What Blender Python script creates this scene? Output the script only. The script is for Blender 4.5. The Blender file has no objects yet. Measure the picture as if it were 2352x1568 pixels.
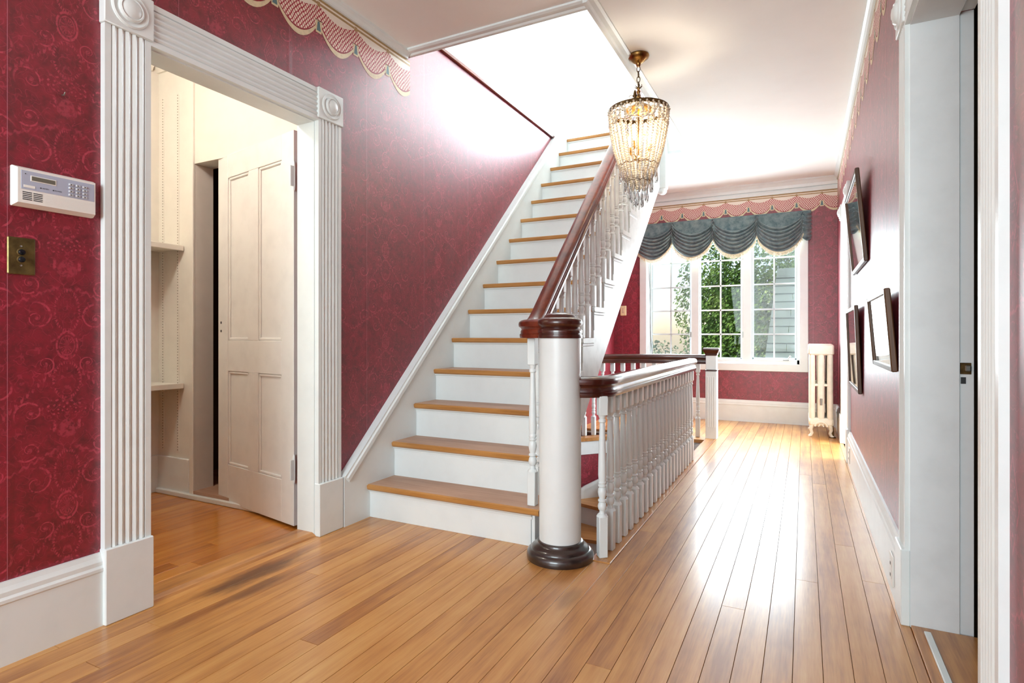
import bpy, bmesh, math, random
from mathutils import Vector, Matrix
random.seed(7)
PI = math.pi
S = bpy.context.scene
COL = S.collection
# ------------------------------------------------------------------ camera
FPX, YAW, HZ = 1315.0, math.radians(27.03), 770.0        # pixels of a 2352 x 1568 frame
cd = bpy.data.cameras.new('camera'); cam = bpy.data.objects.new('camera', cd); COL.objects.link(cam)
cd.sensor_width = 36.0; cd.lens = FPX * 36.0 / 2352.0; cd.shift_y = (HZ - 784.0) / 2352.0
cd.clip_start = 0.02; cd.clip_end = 200
cam.location = (0, 0, 1.0); cam.rotation_euler = (PI / 2, 0, YAW)
S.camera = cam
S.cycles.max_bounces = 7; S.cycles.diffuse_bounces = 4; S.cycles.glossy_bounces = 3; S.cycles.transmission_bounces = 5; S.cycles.transparent_max_bounces = 10
S.cycles.adaptive_threshold = .02; S.cycles.caustics_reflective = False; S.cycles.caustics_refractive = False
# ------------------------------------------------------------------ sky, sun, daylight at the windows, exposure
W = bpy.data.worlds.new('world'); S.world = W; W.use_nodes = True
wn = W.node_tree.nodes; wl = W.node_tree.links
bg = wn['Background']
sky = wn.new('ShaderNodeTexSky'); sky.sky_type = 'NISHITA'; sky.sun_disc = False
sky.sun_elevation = math.radians(48); sky.sun_rotation = math.radians(-60); sky.air_density = 1.0; sky.dust_density = 1.0; sky.ozone_density = 1.0
wl.new(sky.outputs[0], bg.inputs[0]); bg.inputs[1].default_value = 0.15
sl = bpy.data.lights.new('sun', 'SUN'); sl.energy = 3.0; sl.angle = math.radians(1.0); sl.color = (1, .96, .88)
so = bpy.data.objects.new('sun', sl); COL.objects.link(so); so.rotation_euler = (math.radians(32), 0, math.radians(-50))
def area(name, loc, rot, sx, sy, power, col=(1, 1, 1), spread=180):
    l = bpy.data.lights.new(name, 'AREA'); l.shape = 'RECTANGLE'; l.size = sx; l.size_y = sy; l.energy = power; l.color = col
    l.spread = math.radians(spread)
    o = bpy.data.objects.new(name, l); COL.objects.link(o); o.location = loc; o.rotation_euler = rot
    return o
# daylight: the window at the end of the hall, the window upstairs, the window behind the camera
area('daylight_hall_window', (-.9, 7.203, 1.45), (math.radians(-90), 0, 0), 1.66, 1.5, 92, (.82, .95, 1))
area('daylight_upstairs_window', (.1, 7.46, 3.85), (math.radians(-90), 0, 0), 2.9, 1.5, 300, (.82, .92, 1))
area('daylight_front_window', (-.9, -2.55, 1.5), (math.radians(90), 0, 0), 2.2, 1.7, 104, (.82, .955, 1))
area('added_fill_far_room', (1.86, 5.9, 1.45), (math.radians(90), 0, math.radians(90)), 1.7, 1.6, 150, (.86, .95, 1))  # added fill lamp in an unseen side room, brightens the end wall
S.view_settings.view_transform = 'Standard'; S.view_settings.look = 'None'
S.view_settings.gamma = 1.0; S.view_settings.use_curve_mapping = False
S.view_settings.exposure = 0.68
# ------------------------------------------------------------------ shader helpers
def srgb(r, g, b):
    f = lambda c: (c / 255 / 12.92) if c / 255 <= .04045 else ((c / 255 + .055) / 1.055) ** 2.4
    return (f(r), f(g), f(b), 1.0)
class X:
    """a socket with arithmetic: builds Math nodes"""
    nt = None
    def __init__(s, sock): s.s = sock
    @staticmethod
    def op(o, *a):
        n = X.nt.nodes.new('ShaderNodeMath'); n.operation = o
        for i, v in enumerate(a):
            if isinstance(v, X): X.nt.links.new(v.s, n.inputs[i])
            else: n.inputs[i].default_value = float(v)
        return X(n.outputs[0])
    def __add__(s, o): return X.op('ADD', s, o)
    __radd__ = __add__
    def __sub__(s, o): return X.op('SUBTRACT', s, o)
    def __rsub__(s, o): return X.op('SUBTRACT', o, s)
    def __mul__(s, o): return X.op('MULTIPLY', s, o)
    __rmul__ = __mul__
    def __truediv__(s, o): return X.op('DIVIDE', s, o)
    def __neg__(s): return X.op('MULTIPLY', s, -1)
def xabs(a): return X.op('ABSOLUTE', a)
def xmax(a, b): return X.op('MAXIMUM', a, b)
def xmin(a, b): return X.op('MINIMUM', a, b)
def xsin(a): return X.op('SINE', a)
def xfrac(a): return X.op('FRACT', a)
def xsqrt(a): return X.op('SQRT', a)
def xatan2(a, b): return X.op('ARCTAN2', a, b)
def xlog(a): return X.op('LOGARITHM', a, math.e)
def step(a, lo, hi):
    """smooth 0..1 as a goes lo -> hi"""
    n = X.nt.nodes.new('ShaderNodeMapRange'); n.interpolation_type = 'SMOOTHSTEP'
    X.nt.links.new(a.s, n.inputs[0]); n.inputs[1].default_value = lo; n.inputs[2].default_value = hi
    n.inputs[3].default_value = 0; n.inputs[4].default_value = 1
    return X(n.outputs[0])
def new_mat(name):
    m = bpy.data.materials.new(name); m.use_nodes = True
    nt = m.node_tree; X.nt = nt
    return m, nt, nt.nodes['Principled BSDF']
def setp(b, **k):
    names = dict(base='Base Color', rough='Roughness', metal='Metallic', spec='Specular IOR Level', coat='Coat Weight', coatr='Coat Roughness',
                 trans='Transmission Weight', ior='IOR', alpha='Alpha', emc='Emission Color', ems='Emission Strength', sheen='Sheen Weight', sub='Subsurface Weight')
    for a, v in k.items(): b.inputs[names[a]].default_value = v
def coords(nt, which='Object'):
    return nt.nodes.new('ShaderNodeTexCoord').outputs[which]
def noise(nt, vec, scale, detail=3, rough=.55, mapscale=None):
    if mapscale:
        mp = nt.nodes.new('ShaderNodeMapping'); mp.inputs['Scale'].default_value = mapscale; nt.links.new(vec, mp.inputs[0]); vec = mp.outputs[0]
    n = nt.nodes.new('ShaderNodeTexNoise'); n.inputs['Scale'].default_value = scale; n.inputs['Detail'].default_value = detail; n.inputs['Roughness'].default_value = rough
    nt.links.new(vec, n.inputs['Vector']); return n.outputs[0]
def mixc(nt, fac, a, b):
    n = nt.nodes.new('ShaderNodeMix'); n.data_type = 'RGBA'
    for i, v in ((6, a), (7, b)):
        if hasattr(v, 'is_linked'): nt.links.new(v, n.inputs[i])
        else: n.inputs[i].default_value = v
    if hasattr(fac, 'is_linked'): nt.links.new(fac, n.inputs[0])
    else: n.inputs[0].default_value = fac
    return n.outputs[2]
def ramp(nt, fac, stops):
    n = nt.nodes.new('ShaderNodeValToRGB'); e = n.color_ramp.elements
    while len(e) < len(stops): e.new(.5)
    for i, (p, c) in enumerate(stops): e[i].position = p; e[i].color = c
    nt.links.new(fac, n.inputs[0]); return n.outputs[0]
def bump(nt, h, strength, dist, b):
    n = nt.nodes.new('ShaderNodeBump'); n.inputs['Strength'].default_value = strength; n.inputs['Distance'].default_value = dist
    nt.links.new(h, n.inputs['Height']); nt.links.new(n.outputs[0], b.inputs['Normal'])
def paint(name, col, rough=.38, dirt=.06, bumpy=.15, scale=9, spec=.5):
    m, nt, b = new_mat(name); setp(b, rough=rough, spec=spec)
    v = coords(nt); n = noise(nt, v, scale, 4)
    d = tuple(c * (1 - dirt * 2.2) for c in col[:3]) + (1,)
    nt.links.new(ramp(nt, n, [(.30, d), (.55, col)]), b.inputs['Base Color'])
    if bumpy: bump(nt, noise(nt, v, 55, 3), bumpy, .0012, b)
    return m
M = {}
M['white'] = paint('white_gloss_paint', srgb(231, 238, 238), .34, .015)
M['trimwhite'] = paint('white_trim_paint', srgb(231, 238, 237), .36, .02)
M['ceiling'] = paint('ceiling_paint', srgb(247, 247, 244), .75, .015, .35, 2.2)
M['upwhite'] = paint('upstairs_white', srgb(246, 245, 240), .7, .01, .1)
M['cream'] = paint('pantry_cream', srgb(233, 230, 219), .6, .02)
M['doorpaint'] = paint('door_paint', srgb(232, 231, 226), .4, .03)
M['radiator'] = paint('radiator_cream', srgb(238, 231, 215), .42, .05, .3, 16)
M['jamb'] = paint('jamb_grey_white', srgb(225, 229, 230), .4, .03)
M['worn'] = paint('worn_white', srgb(231, 235, 234), .42, .05, .25, 14)
M['plastic'] = paint('white_plastic', srgb(240, 240, 234), .45, 0, .0)
M['ivory'] = paint('ivory_plastic', srgb(236, 226, 180), .4, .04, 0)
def flat(name, col, rough=.5, metal=0, spec=.5, **k):
    m, nt, b = new_mat(name); setp(b, base=col, rough=rough, metal=metal, spec=spec, **k); return m
M['keyblue'] = flat('keypad_blue_grey', srgb(178, 186, 205), .5)
M['keygrey'] = flat('key_grey', srgb(205, 208, 212), .45)
M['dark'] = flat('dark_mark', srgb(38, 38, 40), .5)
M['lcd'] = flat('lcd', srgb(112, 110, 98), .25)
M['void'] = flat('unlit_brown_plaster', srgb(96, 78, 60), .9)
M['steel'] = flat('worn_steel', srgb(150, 148, 142), .35, .9)
M['blackbtn'] = flat('black_button', srgb(18, 20, 26), .2)
M['pearl'] = flat('pearl_button', srgb(24, 28, 34), .25)
M['mat'] = flat('picture_mat', srgb(236, 238, 240), .8)
M['fringe'] = paint('fringe_cream', srgb(232, 222, 190), .9, .12, 0, 60)
M['siding'] = paint('white_siding', srgb(228, 230, 232), .8, .03)
# brass / bronze
m, nt, b = new_mat('antique_brass'); setp(b, metal=1, rough=.28)
nt.links.new(ramp(nt, noise(nt, coords(nt), 25, 3), [(.3, srgb(104, 76, 40)), (.7, srgb(186, 146, 88))]), b.inputs['Base Color']); M['brass'] = m
m, nt, b = new_mat('bronze_dark'); setp(b, metal=.9, rough=.38)
nt.links.new(ramp(nt, noise(nt, coords(nt), 40, 3), [(.3, srgb(62, 44, 26)), (.75, srgb(120, 92, 54))]), b.inputs['Base Color']); M['bronze'] = m
m, nt, b = new_mat('tarnished_brass_plate'); setp(b, metal=.75, rough=.4)
nt.links.new(ramp(nt, noise(nt, coords(nt), 30, 5), [(.3, srgb(92, 80, 48)), (.7, srgb(138, 120, 74))]), b.inputs['Base Color']); M['plate'] = m
# woods
def wood(name, c0, c1, c2, rough, coat, coatr, along, ring=28, spec=.5, objvar=.0, bstr=.08, stain=None):
    m, nt, b = new_mat(name); setp(b, rough=rough, coat=coat, coatr=coatr, spec=spec)
    v = coords(nt)
    sc = [1.0, 1.0, 1.0]; sc[along] = .055
    if objvar:
        oi = nt.nodes.new('ShaderNodeObjectInfo')
        va = nt.nodes.new('ShaderNodeVectorMath'); va.operation = 'MULTIPLY_ADD'
        nt.links.new(oi.outputs['Random'], va.inputs[0]); va.inputs[1].default_value = (37., 91., 53.); nt.links.new(v, va.inputs[2]); v = va.outputs[0]
    g = noise(nt, v, ring, 5, .6, tuple(sc)); fine = noise(nt, v, 190, 2, .5, tuple(sc)); blot = noise(nt, v, 2.6, 3, .6)
    X.nt = nt
    t = X(g) * .62 + X(fine) * .16 + X(blot) * .34 - .06
    if objvar: t = t + (X(oi.outputs['Random']) - .5) * objvar
    col = ramp(nt, t.s, [(.32, c0), (.52, c1), (.76, c2)])
    if stain:                                           # an old water stain and scuffs in the boards
        v0 = coords(nt); sp = nt.nodes.new('ShaderNodeSeparateXYZ'); nt.links.new(v0, sp.inputs[0])
        for cx, cy, rx, ry, k in stain:
            dx = (X(sp.outputs[0]) - cx) / rx; dy = (X(sp.outputs[1]) - cy) / ry
            d = xsqrt(dx * dx + dy * dy) + (X(noise(nt, v0, 16, 4, .6, (1, .3, 1))) - .5) * 1.3
            col = mixc(nt, ((1 - step(d, .25, 1.0)) * k).s, col, srgb(84, 46, 18))
    nt.links.new(col, b.inputs['Base Color'])
    bump(nt, fine, bstr, .0006, b)
    return m
M['floor'] = wood('fir_floor', srgb(150, 90, 38), srgb(196, 136, 68), srgb(217, 166, 96), .44, .6, .21, 1, 24, .5, .18, .08, ((-2.045, 1.64, .075, .38, .85), (-1.93, 1.56, .05, .24, .6), (-.80, 2.05, .05, .12, .35)))
M['pantryfloor'] = wood('fir_floor_amber', srgb(168, 96, 34), srgb(205, 132, 54), srgb(222, 158, 78), .28, .6, .14, 1, 26, .5, .25)
M['oak'] = wood('oak_tread', srgb(150, 100, 48), srgb(186, 132, 70), srgb(206, 156, 96), .40, .15, .3, 0, 40)
M['oakworn'] = wood('oak_tread_worn', srgb(158, 118, 92), srgb(182, 142, 116), srgb(196, 160, 136), .5, .05, .4, 0, 40)
M['mahog'] = wood('mahogany_varnish', srgb(60, 20, 13), srgb(110, 42, 23), srgb(150, 64, 34), .30, .18, .12, 1, 20, .3, 0, .04)
M['mahogx'] = wood('mahogany_varnish_cross', srgb(42, 17, 13), srgb(70, 28, 19), srgb(96, 42, 26), .28, .6, .10, 0, 20, .5, 0, .04)
M['ebony'] = wood('dark_base_wood', srgb(26, 20, 19), srgb(44, 33, 30), srgb(66, 48, 42), .28, .7, .12, 0, 20)
M['walnut'] = wood('walnut_frame', srgb(52, 32, 16), srgb(88, 58, 32), srgb(118, 82, 48), .5, .1, .3, 2, 50)
# wallpaper: damask scrolls, drawn by arithmetic on the wall's own coordinates
def wallpaper(name, axis, origin, c_dark, c_mid, c_pat, strength=.62, rough=.43):
    m, nt, b = new_mat(name); setp(b, rough=.5, spec=.12, coat=1.0, coatr=.44); b.inputs['Coat IOR'].default_value = 1.72
    v = coords(nt); sp = nt.nodes.new('ShaderNodeSeparateXYZ'); nt.links.new(v, sp.inputs[0])
    s = X(sp.outputs[axis]) - origin; z = X(sp.outputs[2])
    a = xabs(xfrac(s / .54 + .5) - .5) * .54                      # 0 .. .27 from the urn axis
    bb = (xfrac((z - 1.231) / .528 + .5) - .5) * .528             # -.264 .. .264 from the urn
    msk = None
    def add(k):
        nonlocal msk
        msk = k if msk is None else xmax(msk, k)
    def line(d, w): return 1 - step(xabs(d), w * .45, w)
    def spiral(cx, cy, R, k, tw, w=.16, ph=0.0):
        dx = a - cx; dy = bb - cy
        r = xsqrt(dx * dx + dy * dy) + 1e-4
        th = xatan2(dy, dx) / (2 * PI) * tw
        lg = xlog(r) * k
        f = xabs(xfrac(lg + th + ph) - .5) / (xabs(xsin(lg * 11 + th * 13)) * .75 + .5)
        add((1 - step(f, w * .6, w)) * (1 - step(r, R * .82, R)))
        return r
    for cx, cy, R_, k_, tw, w_, ph in ((.100, .050, .050, .80, 1, .085, 0), (.104, -.066, .044, .80, -1, .085, 0), (.085, -.175, .056, .70, 1, .075, .3), (.062, .205, .040, .8, -1, .085, 0),
            (.190, .130, .048, .75, 1, .08, .4), (.185, -.130, .052, .7, -1, .08, 0)):
        r_ = spiral(cx, cy, R_, k_, tw, w_, ph)
        add((1 - step(r_, .004, .007)) * .9)
    # medallion half-way between two urns, with petals and a ring
    bm = xabs(bb) - .264
    mx = a / .030; mz = bm / .044
    r = xsqrt(mx * mx + mz * mz); th = xatan2(mz, mx)
    add(line(r - 1.0, .12)); add(line(r - .72, .07) * .8)
    add(step(xsin(th * 18), .1, .7) * (1 - step(r, .55, .68)) * .9)
    # urn: bowl, foot and plume
    ub = a - (.026 - (bb + .012) * (bb + .012) * 16)
    add((1 - step(ub, -.004, .003)) * step(bb, -.040, -.034) * (1 - step(bb, .018, .023)) * .62)
    add(line(a - .036, .006) * step(bb, -.02, -.01) * (1 - step(bb, .01, .02)))
    px_ = a; pz = bb - .020
    pr = xsqrt(px_ * px_ + pz * pz); pt = xatan2(pz, px_)
    add(step(xsin(pt * 15) * xsin(pr * 330), .35, .7) * step(pt, .30, .42) * step(pr, .022, .03) * (1 - step(pr, .075, .088)) * .9)
    # leafy ovals above and below
    for cz, rx, rz in ((-.150, .036, .070), (.150, .040, .060)):
        ox = a / rx; oz = (bb - cz) / rz
        r = xsqrt(ox * ox + oz * oz); th = xatan2(oz, ox)
        add(line(r - 1.0 + xsin(th * 34) * .05, .11) * step(xsin(th * 34), -.75, -.2) * .9)
    # garland hanging between the axes
    g = bb - (.225 - a * 1.05) ; add(line(g + xsin(a * 420) * .005, .009) * step(a, .03, .04) * (1 - step(a, .18, .2)) * step(xsin(a * 420), -.6, 0.) * .8)
    g = bb + .085 + (a - .05) * .5; add(line(g + xsin(a * 300) * .004, .006) * step(a, .02, .03) * .7)
    # second axis: small diamond medallion
    a2 = .27 - a
    r = xabs(a2 / .034) + xabs(bb / .085); add(line(r - 1.0, .09) * .85); add(step(xsin(a2 * 500) * xsin(bb * 330), .4, .8) * (1 - step(r, .7, .85)) * .8)
    # fine filigree between the motifs, mirrored with them
    cb = nt.nodes.new('ShaderNodeCombineXYZ'); nt.links.new(a.s, cb.inputs[0]); nt.links.new(bb.s, cb.inputs[2])
    nf = X(noise(nt, cb.outputs[0], 24, 1.5, .5))
    add(line(nf - .5, .015) * .5); add(line(nf - .40, .010) * .34)
    brk = X(noise(nt, v, 75, 2, .65))
    msk = msk * step(brk, .34, .56)
    tone = noise(nt, v, 26, 5, .7)
    base = ramp(nt, tone, [(.34, c_dark), (.62, c_mid)])
    col = mixc(nt, (msk * strength).s, base, c_pat)
    # paper seams every roll width
    sm = xabs(xfrac((s + .16) / .54) - .5) * .54
    seam = step(sm, .2685, .2695); curl = step(sm, .250, .2695) * step(X(noise(nt, v, 1.6, 2)), .47, .62)
    col = mixc(nt, (seam * .5).s, col, srgb(196, 120, 140))
    nt.links.new(col, b.inputs['Base Color'])
    h = X(noise(nt, v, 3.1, 4, .6, (1, 1, .45))) * 1.0 + X(noise(nt, v, 160, 2)) * .008 + seam * -.2 + curl * .5
    bump(nt, h.s, .22, .03, b)
    return m
PD, PM, PP = srgb(100, 5, 23), srgb(136, 10, 38), srgb(200, 66, 90)
M['paperL'] = wallpaper('wallpaper_burgundy_left', 1, 1.02, PD, PM, PP)
M['paperR'] = wallpaper('wallpaper_burgundy_right', 1, 1.02, PD, PM, PP)
M['paperB'] = wallpaper('wallpaper_burgundy_back', 0, -.83, PD, PM, PP)
# printed border
m, nt, b = new_mat('border_lattice_print'); setp(b, rough=.5)
v = coords(nt); sp = nt.nodes.new('ShaderNodeSeparateXYZ'); nt.links.new(v, sp.inputs[0])
u_ = X(sp.outputs[0]) + X(sp.outputs[1]); w_ = X(sp.outputs[2])
wob = X(noise(nt, v, 14, 2)) * .03
k_ = xabs(xsin((u_ + w_ * .8 + wob) * 150)) * xabs(xsin((u_ - w_ * .8 + wob) * 150))
nt.links.new(ramp(nt, k_.s, [(.16, srgb(160, 44, 58)), (.30, srgb(190, 88, 92)), (.45, srgb(240, 222, 206))]), b.inputs['Base Color']); M['lattice'] = m
M['bordercream'] = paint('border_cream_print', srgb(226, 208, 172), .5, .08, 0, 40)
M['borderpale'] = flat('border_pale_print', srgb(240, 230, 216), .5)
M['bordergold'] = paint('border_gold_print', srgb(176, 146, 98), .5, .12, 0, 60)
M['borderred'] = paint('border_red_print', srgb(150, 40, 54), .5, .15, 0, 120)
M['borderteal'] = flat('border_teal_print', srgb(92, 122, 126), .5)
# velvet
m, nt, b = new_mat('teal_velvet'); setp(b, rough=.75, sheen=.5)
nt.links.new(ramp(nt, noise(nt, coords(nt), 16, 5, .7), [(.35, srgb(70, 98, 106)), (.7, srgb(134, 152, 150))]), b.inputs['Base Color']); M['velvet'] = m
# glass
def thin_glass(name, tint, refl, rough=.02):
    m = bpy.data.materials.new(name); m.use_nodes = True; nt = m.node_tree; nt.nodes.clear()
    o = nt.nodes.new('ShaderNodeOutputMaterial'); mx = nt.nodes.new('ShaderNodeMixShader'); t = nt.nodes.new('ShaderNodeBsdfTransparent'); g = nt.nodes.new('ShaderNodeBsdfGlossy')
    fr = nt.nodes.new('ShaderNodeFresnel'); fr.inputs[0].default_value = refl
    t.inputs[0].default_value = tint; g.inputs['Roughness'].default_value = rough
    nt.links.new(fr.outputs[0], mx.inputs[0]); nt.links.new(t.outputs[0], mx.inputs[1]); nt.links.new(g.outputs[0], mx.inputs[2]); nt.links.new(mx.outputs[0], o.inputs[0])
    return m
M['glass'] = thin_glass('window_glass', (.97, .98, .98, 1), 1.35)
M['picglass'] = thin_glass('picture_glass', (.95, .97, .97, 1), 1.5, .03)
m = bpy.data.materials.new('insect_screen'); m.use_nodes = True; nt = m.node_tree; b = nt.nodes['Principled BSDF']
t = nt.nodes.new('ShaderNodeBsdfTransparent'); d = nt.nodes.new('ShaderNodeBsdfDiffuse'); tr = nt.nodes.new('ShaderNodeBsdfTranslucent'); a_ = nt.nodes.new('ShaderNodeAddShader'); mx = nt.nodes.new('ShaderNodeMixShader')
d.inputs[0].default_value = srgb(150, 156, 160); tr.inputs[0].default_value = srgb(150, 156, 160)
nt.links.new(d.outputs[0], a_.inputs[0]); nt.links.new(tr.outputs[0], a_.inputs[1]); mx.inputs[0].default_value = .26
nt.links.new(t.outputs[0], mx.inputs[1]); nt.links.new(a_.outputs[0], mx.inputs[2]); nt.links.new(mx.outputs[0], nt.nodes['Material Output'].inputs[0]); M['screen'] = m
m, nt, b = new_mat('bead_glass'); setp(b, base=srgb(255, 240, 216), rough=.2, spec=.6, trans=.32); M['bead'] = m
m, nt, b = new_mat('crystal_drop'); setp(b, base=(1, 1, 1, 1), rough=.03, trans=.9, ior=1.5, spec=.8); M['crystal'] = m
m, nt, b = new_mat('lit_bulb'); setp(b, base=(1, .9, .7, 1), emc=srgb(255, 232, 190), ems=22.0); M['bulb'] = m
m, nt, b = new_mat('pantry_bulb'); setp(b, base=(1, .9, .7, 1), emc=srgb(255, 226, 180), ems=10.0); M['bulb2'] = m
# greenery and roof
def leafmat(name, c0, c1, c2):
    m, nt, b = new_mat(name); setp(b, rough=.55, spec=.25)
    nt.links.new(ramp(nt, noise(nt, coords(nt), 1.4, 4, .7), [(.34, c0), (.52, c1), (.68, c2)]), b.inputs['Base Color'])
    return m
M['leaf1'] = leafmat('maple_leaves', srgb(62, 96, 44), srgb(116, 152, 66), srgb(176, 196, 104))
M['leaf2'] = leafmat('dark_leaves', srgb(48, 80, 48), srgb(92, 128, 66), srgb(142, 170, 96))
M['leaf3'] = leafmat('pale_leaves', srgb(96, 122, 90), srgb(146, 168, 122), srgb(190, 204, 160))
M['bark'] = paint('bark', srgb(92, 80, 66), .9, .2, .6, 8)
M['grass'] = paint('lawn', srgb(108, 132, 70), .95, .15, .3, 3)
M['shingle'] = paint('roof_shingle', srgb(128, 142, 132), .9, .12, .4, 5)
# ------------------------------------------------------------------ mesh helpers
def tag(o, label=None, cat=None, group=None, kind=None):
    if label: o['label'] = label
    if cat: o['category'] = cat
    if group: o['group'] = group
    if kind: o['kind'] = kind
    return o
def mesh(name, V, F, smooth=False):
    me = bpy.data.meshes.new(name); me.from_pydata([tuple(v) for v in V], [], F); me.validate(); me.update()
    bm = bmesh.new(); bm.from_mesh(me); bmesh.ops.recalc_face_normals(bm, faces=bm.faces); bm.to_mesh(me); bm.free()
    if smooth:
        me.shade_smooth()
        try: me.set_sharp_from_angle(angle=math.radians(38))
        except Exception: pass
    return me
def obj(name, me, mat=None, parent=None, loc=None, rot=None):
    o = bpy.data.objects.new(name, me); COL.objects.link(o)
    if mat is not None and me is not None and not me.materials: me.materials.append(M[mat] if isinstance(mat, str) else mat)
    if parent: o.parent = parent
    if loc is not None: o.location = loc
    if rot is not None: o.rotation_euler = rot
    return o
def empty(name, loc=(0, 0, 0), rot=(0, 0, 0)):
    o = bpy.data.objects.new(name, None); COL.objects.link(o); o.location = loc; o.rotation_euler = rot; o.empty_display_size = .1; return o
def thing(name, label, cat, loc=(0, 0, 0), rot=(0, 0, 0), group=None): return tag(empty(name, loc, rot), label, cat, group)
class G:
    """collects geometry of ONE part"""
    def __init__(s): s.V = []; s.F = []; s.mi = []; s.m = 0
    def add(s, V, F):
        n = len(s.V); s.V += [tuple(v) for v in V]; s.F += [tuple(i + n for i in f) for f in F]; s.mi += [s.m] * len(F); return s
    def box(s, x0, x1, y0, y1, z0, z1, c=0):
        if c <= 0:
            V = [(x, y, z) for z in (z0, z1) for y in (y0, y1) for x in (x0, x1)]
            return s.add(V, [(0, 2, 3, 1), (4, 5, 7, 6), (0, 1, 5, 4), (2, 6, 7, 3), (0, 4, 6, 2), (1, 3, 7, 5)])
        c = min(c, abs(x1 - x0) * .45, abs(y1 - y0) * .45, abs(z1 - z0) * .45)
        V = []; idx = {}
        for ix, sx in enumerate((x0, x1)):
            for iy, sy in enumerate((y0, y1)):
                for iz, sz in enumerate((z0, z1)):
                    dx = c if ix == 0 else -c; dy = c if iy == 0 else -c; dz = c if iz == 0 else -c
                    for ax in range(3):
                        p = [sx, sy, sz]
                        for k, dd in enumerate((dx, dy, dz)):
                            if k != ax: p[k] += dd
                        idx[(ix, iy, iz, ax)] = len(V); V.append(tuple(p))
        F = []
        for ax in range(3):
            o1, o2 = [k for k in range(3) if k != ax]
            for side in (0, 1):
                q = []
                for (p1, p2) in ((0, 0), (1, 0), (1, 1), (0, 1)):
                    key = [0, 0, 0]; key[ax] = side; key[o1] = p1; key[o2] = p2; q.append(idx[(*key, ax)])
                F.append(tuple(q))
            for p1 in (0, 1):
                for p2 in (0, 1):
                    k0 = [0, 0, 0]; k0[o1] = p1; k0[o2] = p2; k1 = list(k0); k0[ax] = 0; k1[ax] = 1
                    F.append((idx[(*k0, o1)], idx[(*k1, o1)], idx[(*k1, o2)], idx[(*k0, o2)]))
        for ix in (0, 1):
            for iy in (0, 1):
                for iz in (0, 1): F.append(tuple(idx[(ix, iy, iz, a)] for a in range(3)))
        return s.add(V, F)
    def lathe(s, prof, seg=24, c=(0, 0, 0), axis='z', cap=True, sx=1, sy=1):
        V = []; F = []
        for r, z in prof:
            for k in range(seg):
                t = 2 * PI * k / seg; a, b = r * math.cos(t) * sx, r * math.sin(t) * sy
                p = (a, b, z) if axis == 'z' else ((z, a, b) if axis == 'x' else (a, z, b))
                V.append((p[0] + c[0], p[1] + c[1], p[2] + c[2]))
        n = len(prof)
        for i in range(n - 1):
            for k in range(seg):
                k2 = (k + 1) % seg; F.append((i * seg + k, i * seg + k2, (i + 1) * seg + k2, (i + 1) * seg + k))
        if cap: F.append(tuple(range(seg))); F.append(tuple((n - 1) * seg + k for k in range(seg)))
        return s.add(V, F)
    def extr(s, prof, p0, p1, ax_u, ax_v, cap=True):
        """2-D profile (u, v) moved from p0 to p1; ax_u / ax_v are the 3-D axes of u and v"""
        p0 = Vector(p0); p1 = Vector(p1); au = Vector(ax_u); av = Vector(ax_v); n = len(prof)
        V = [p0 + au * u + av * v for u, v in prof] + [p1 + au * u + av * v for u, v in prof]
        F = [(i, (i + 1) % n, n + (i + 1) % n, n + i) for i in range(n)]
        if cap: F += [tuple(range(n)), tuple(n + i for i in range(n))]
        return s.add(V, F)
    def sweep(s, path, prof, closed=False, cap=True, up=(0, 0, 1), scales=None):
        path = [Vector(p) for p in path]; n = len(prof); V = []; F = []; N = len(path)
        for i, p in enumerate(path):
            if closed: t = path[(i + 1) % N] - path[i - 1]
            else: t = (path[min(i + 1, N - 1)] - path[max(i - 1, 0)])
            t.normalize(); u = Vector(up); sd = t.cross(u)
            if sd.length < 1e-4: sd = t.cross(Vector((1, 0, 0)))
            sd.normalize(); w = sd.cross(t); k = scales[i] if scales else 1
            for a, b in prof: V.append(p + sd * a * k + w * b * k)
        for i in range(N if closed else N - 1):
            j = (i + 1) % N
            for k in range(n): F.append((i * n + k, i * n + (k + 1) % n, j * n + (k + 1) % n, j * n + k))
        if cap and not closed: F += [tuple(range(n)), tuple((N - 1) * n + k for k in range(n))]
        return s.add(V, F)
    def tube(s, path, r, seg=8, closed=False, up=(0, 0, 1), scales=None):
        return s.sweep(path, [(r * math.cos(2 * PI * k / seg), r * math.sin(2 * PI * k / seg)) for k in range(seg)], closed, True, up, scales)
    def ball(s, c, r, u=8, v=5, sz=1):
        prof = [(max(1e-4, r * math.sin(PI * i / v)), -r * sz * math.cos(PI * i / v)) for i in range(v + 1)]
        return s.lathe(prof, u, c, cap=False)
    def me(s, name, smooth=False): return mesh(name, s.V, s.F, smooth)
    def build(s, name, mat, parent=None, smooth=False, loc=None, rot=None, mats=None):
        me = s.me(name, smooth)
        if mats:
            for k in mats: me.materials.append(M[k])
            if len(me.polygons) == len(s.mi): me.polygons.foreach_set('material_index', s.mi)
        return obj(name, me, mat, parent, loc, rot)
def structure(name, g, mat, smooth=False, parent=None, label=None, mats=None):
    o = g.build(name, mat, parent, smooth, mats=mats)
    if parent is None: o['kind'] = 'structure'
    if label: o['label'] = label
    return o
def copies(me, name, mat, parent, spots):
    for loc, rz in spots: obj(name, me, mat, parent, loc, (0, 0, rz))
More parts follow.
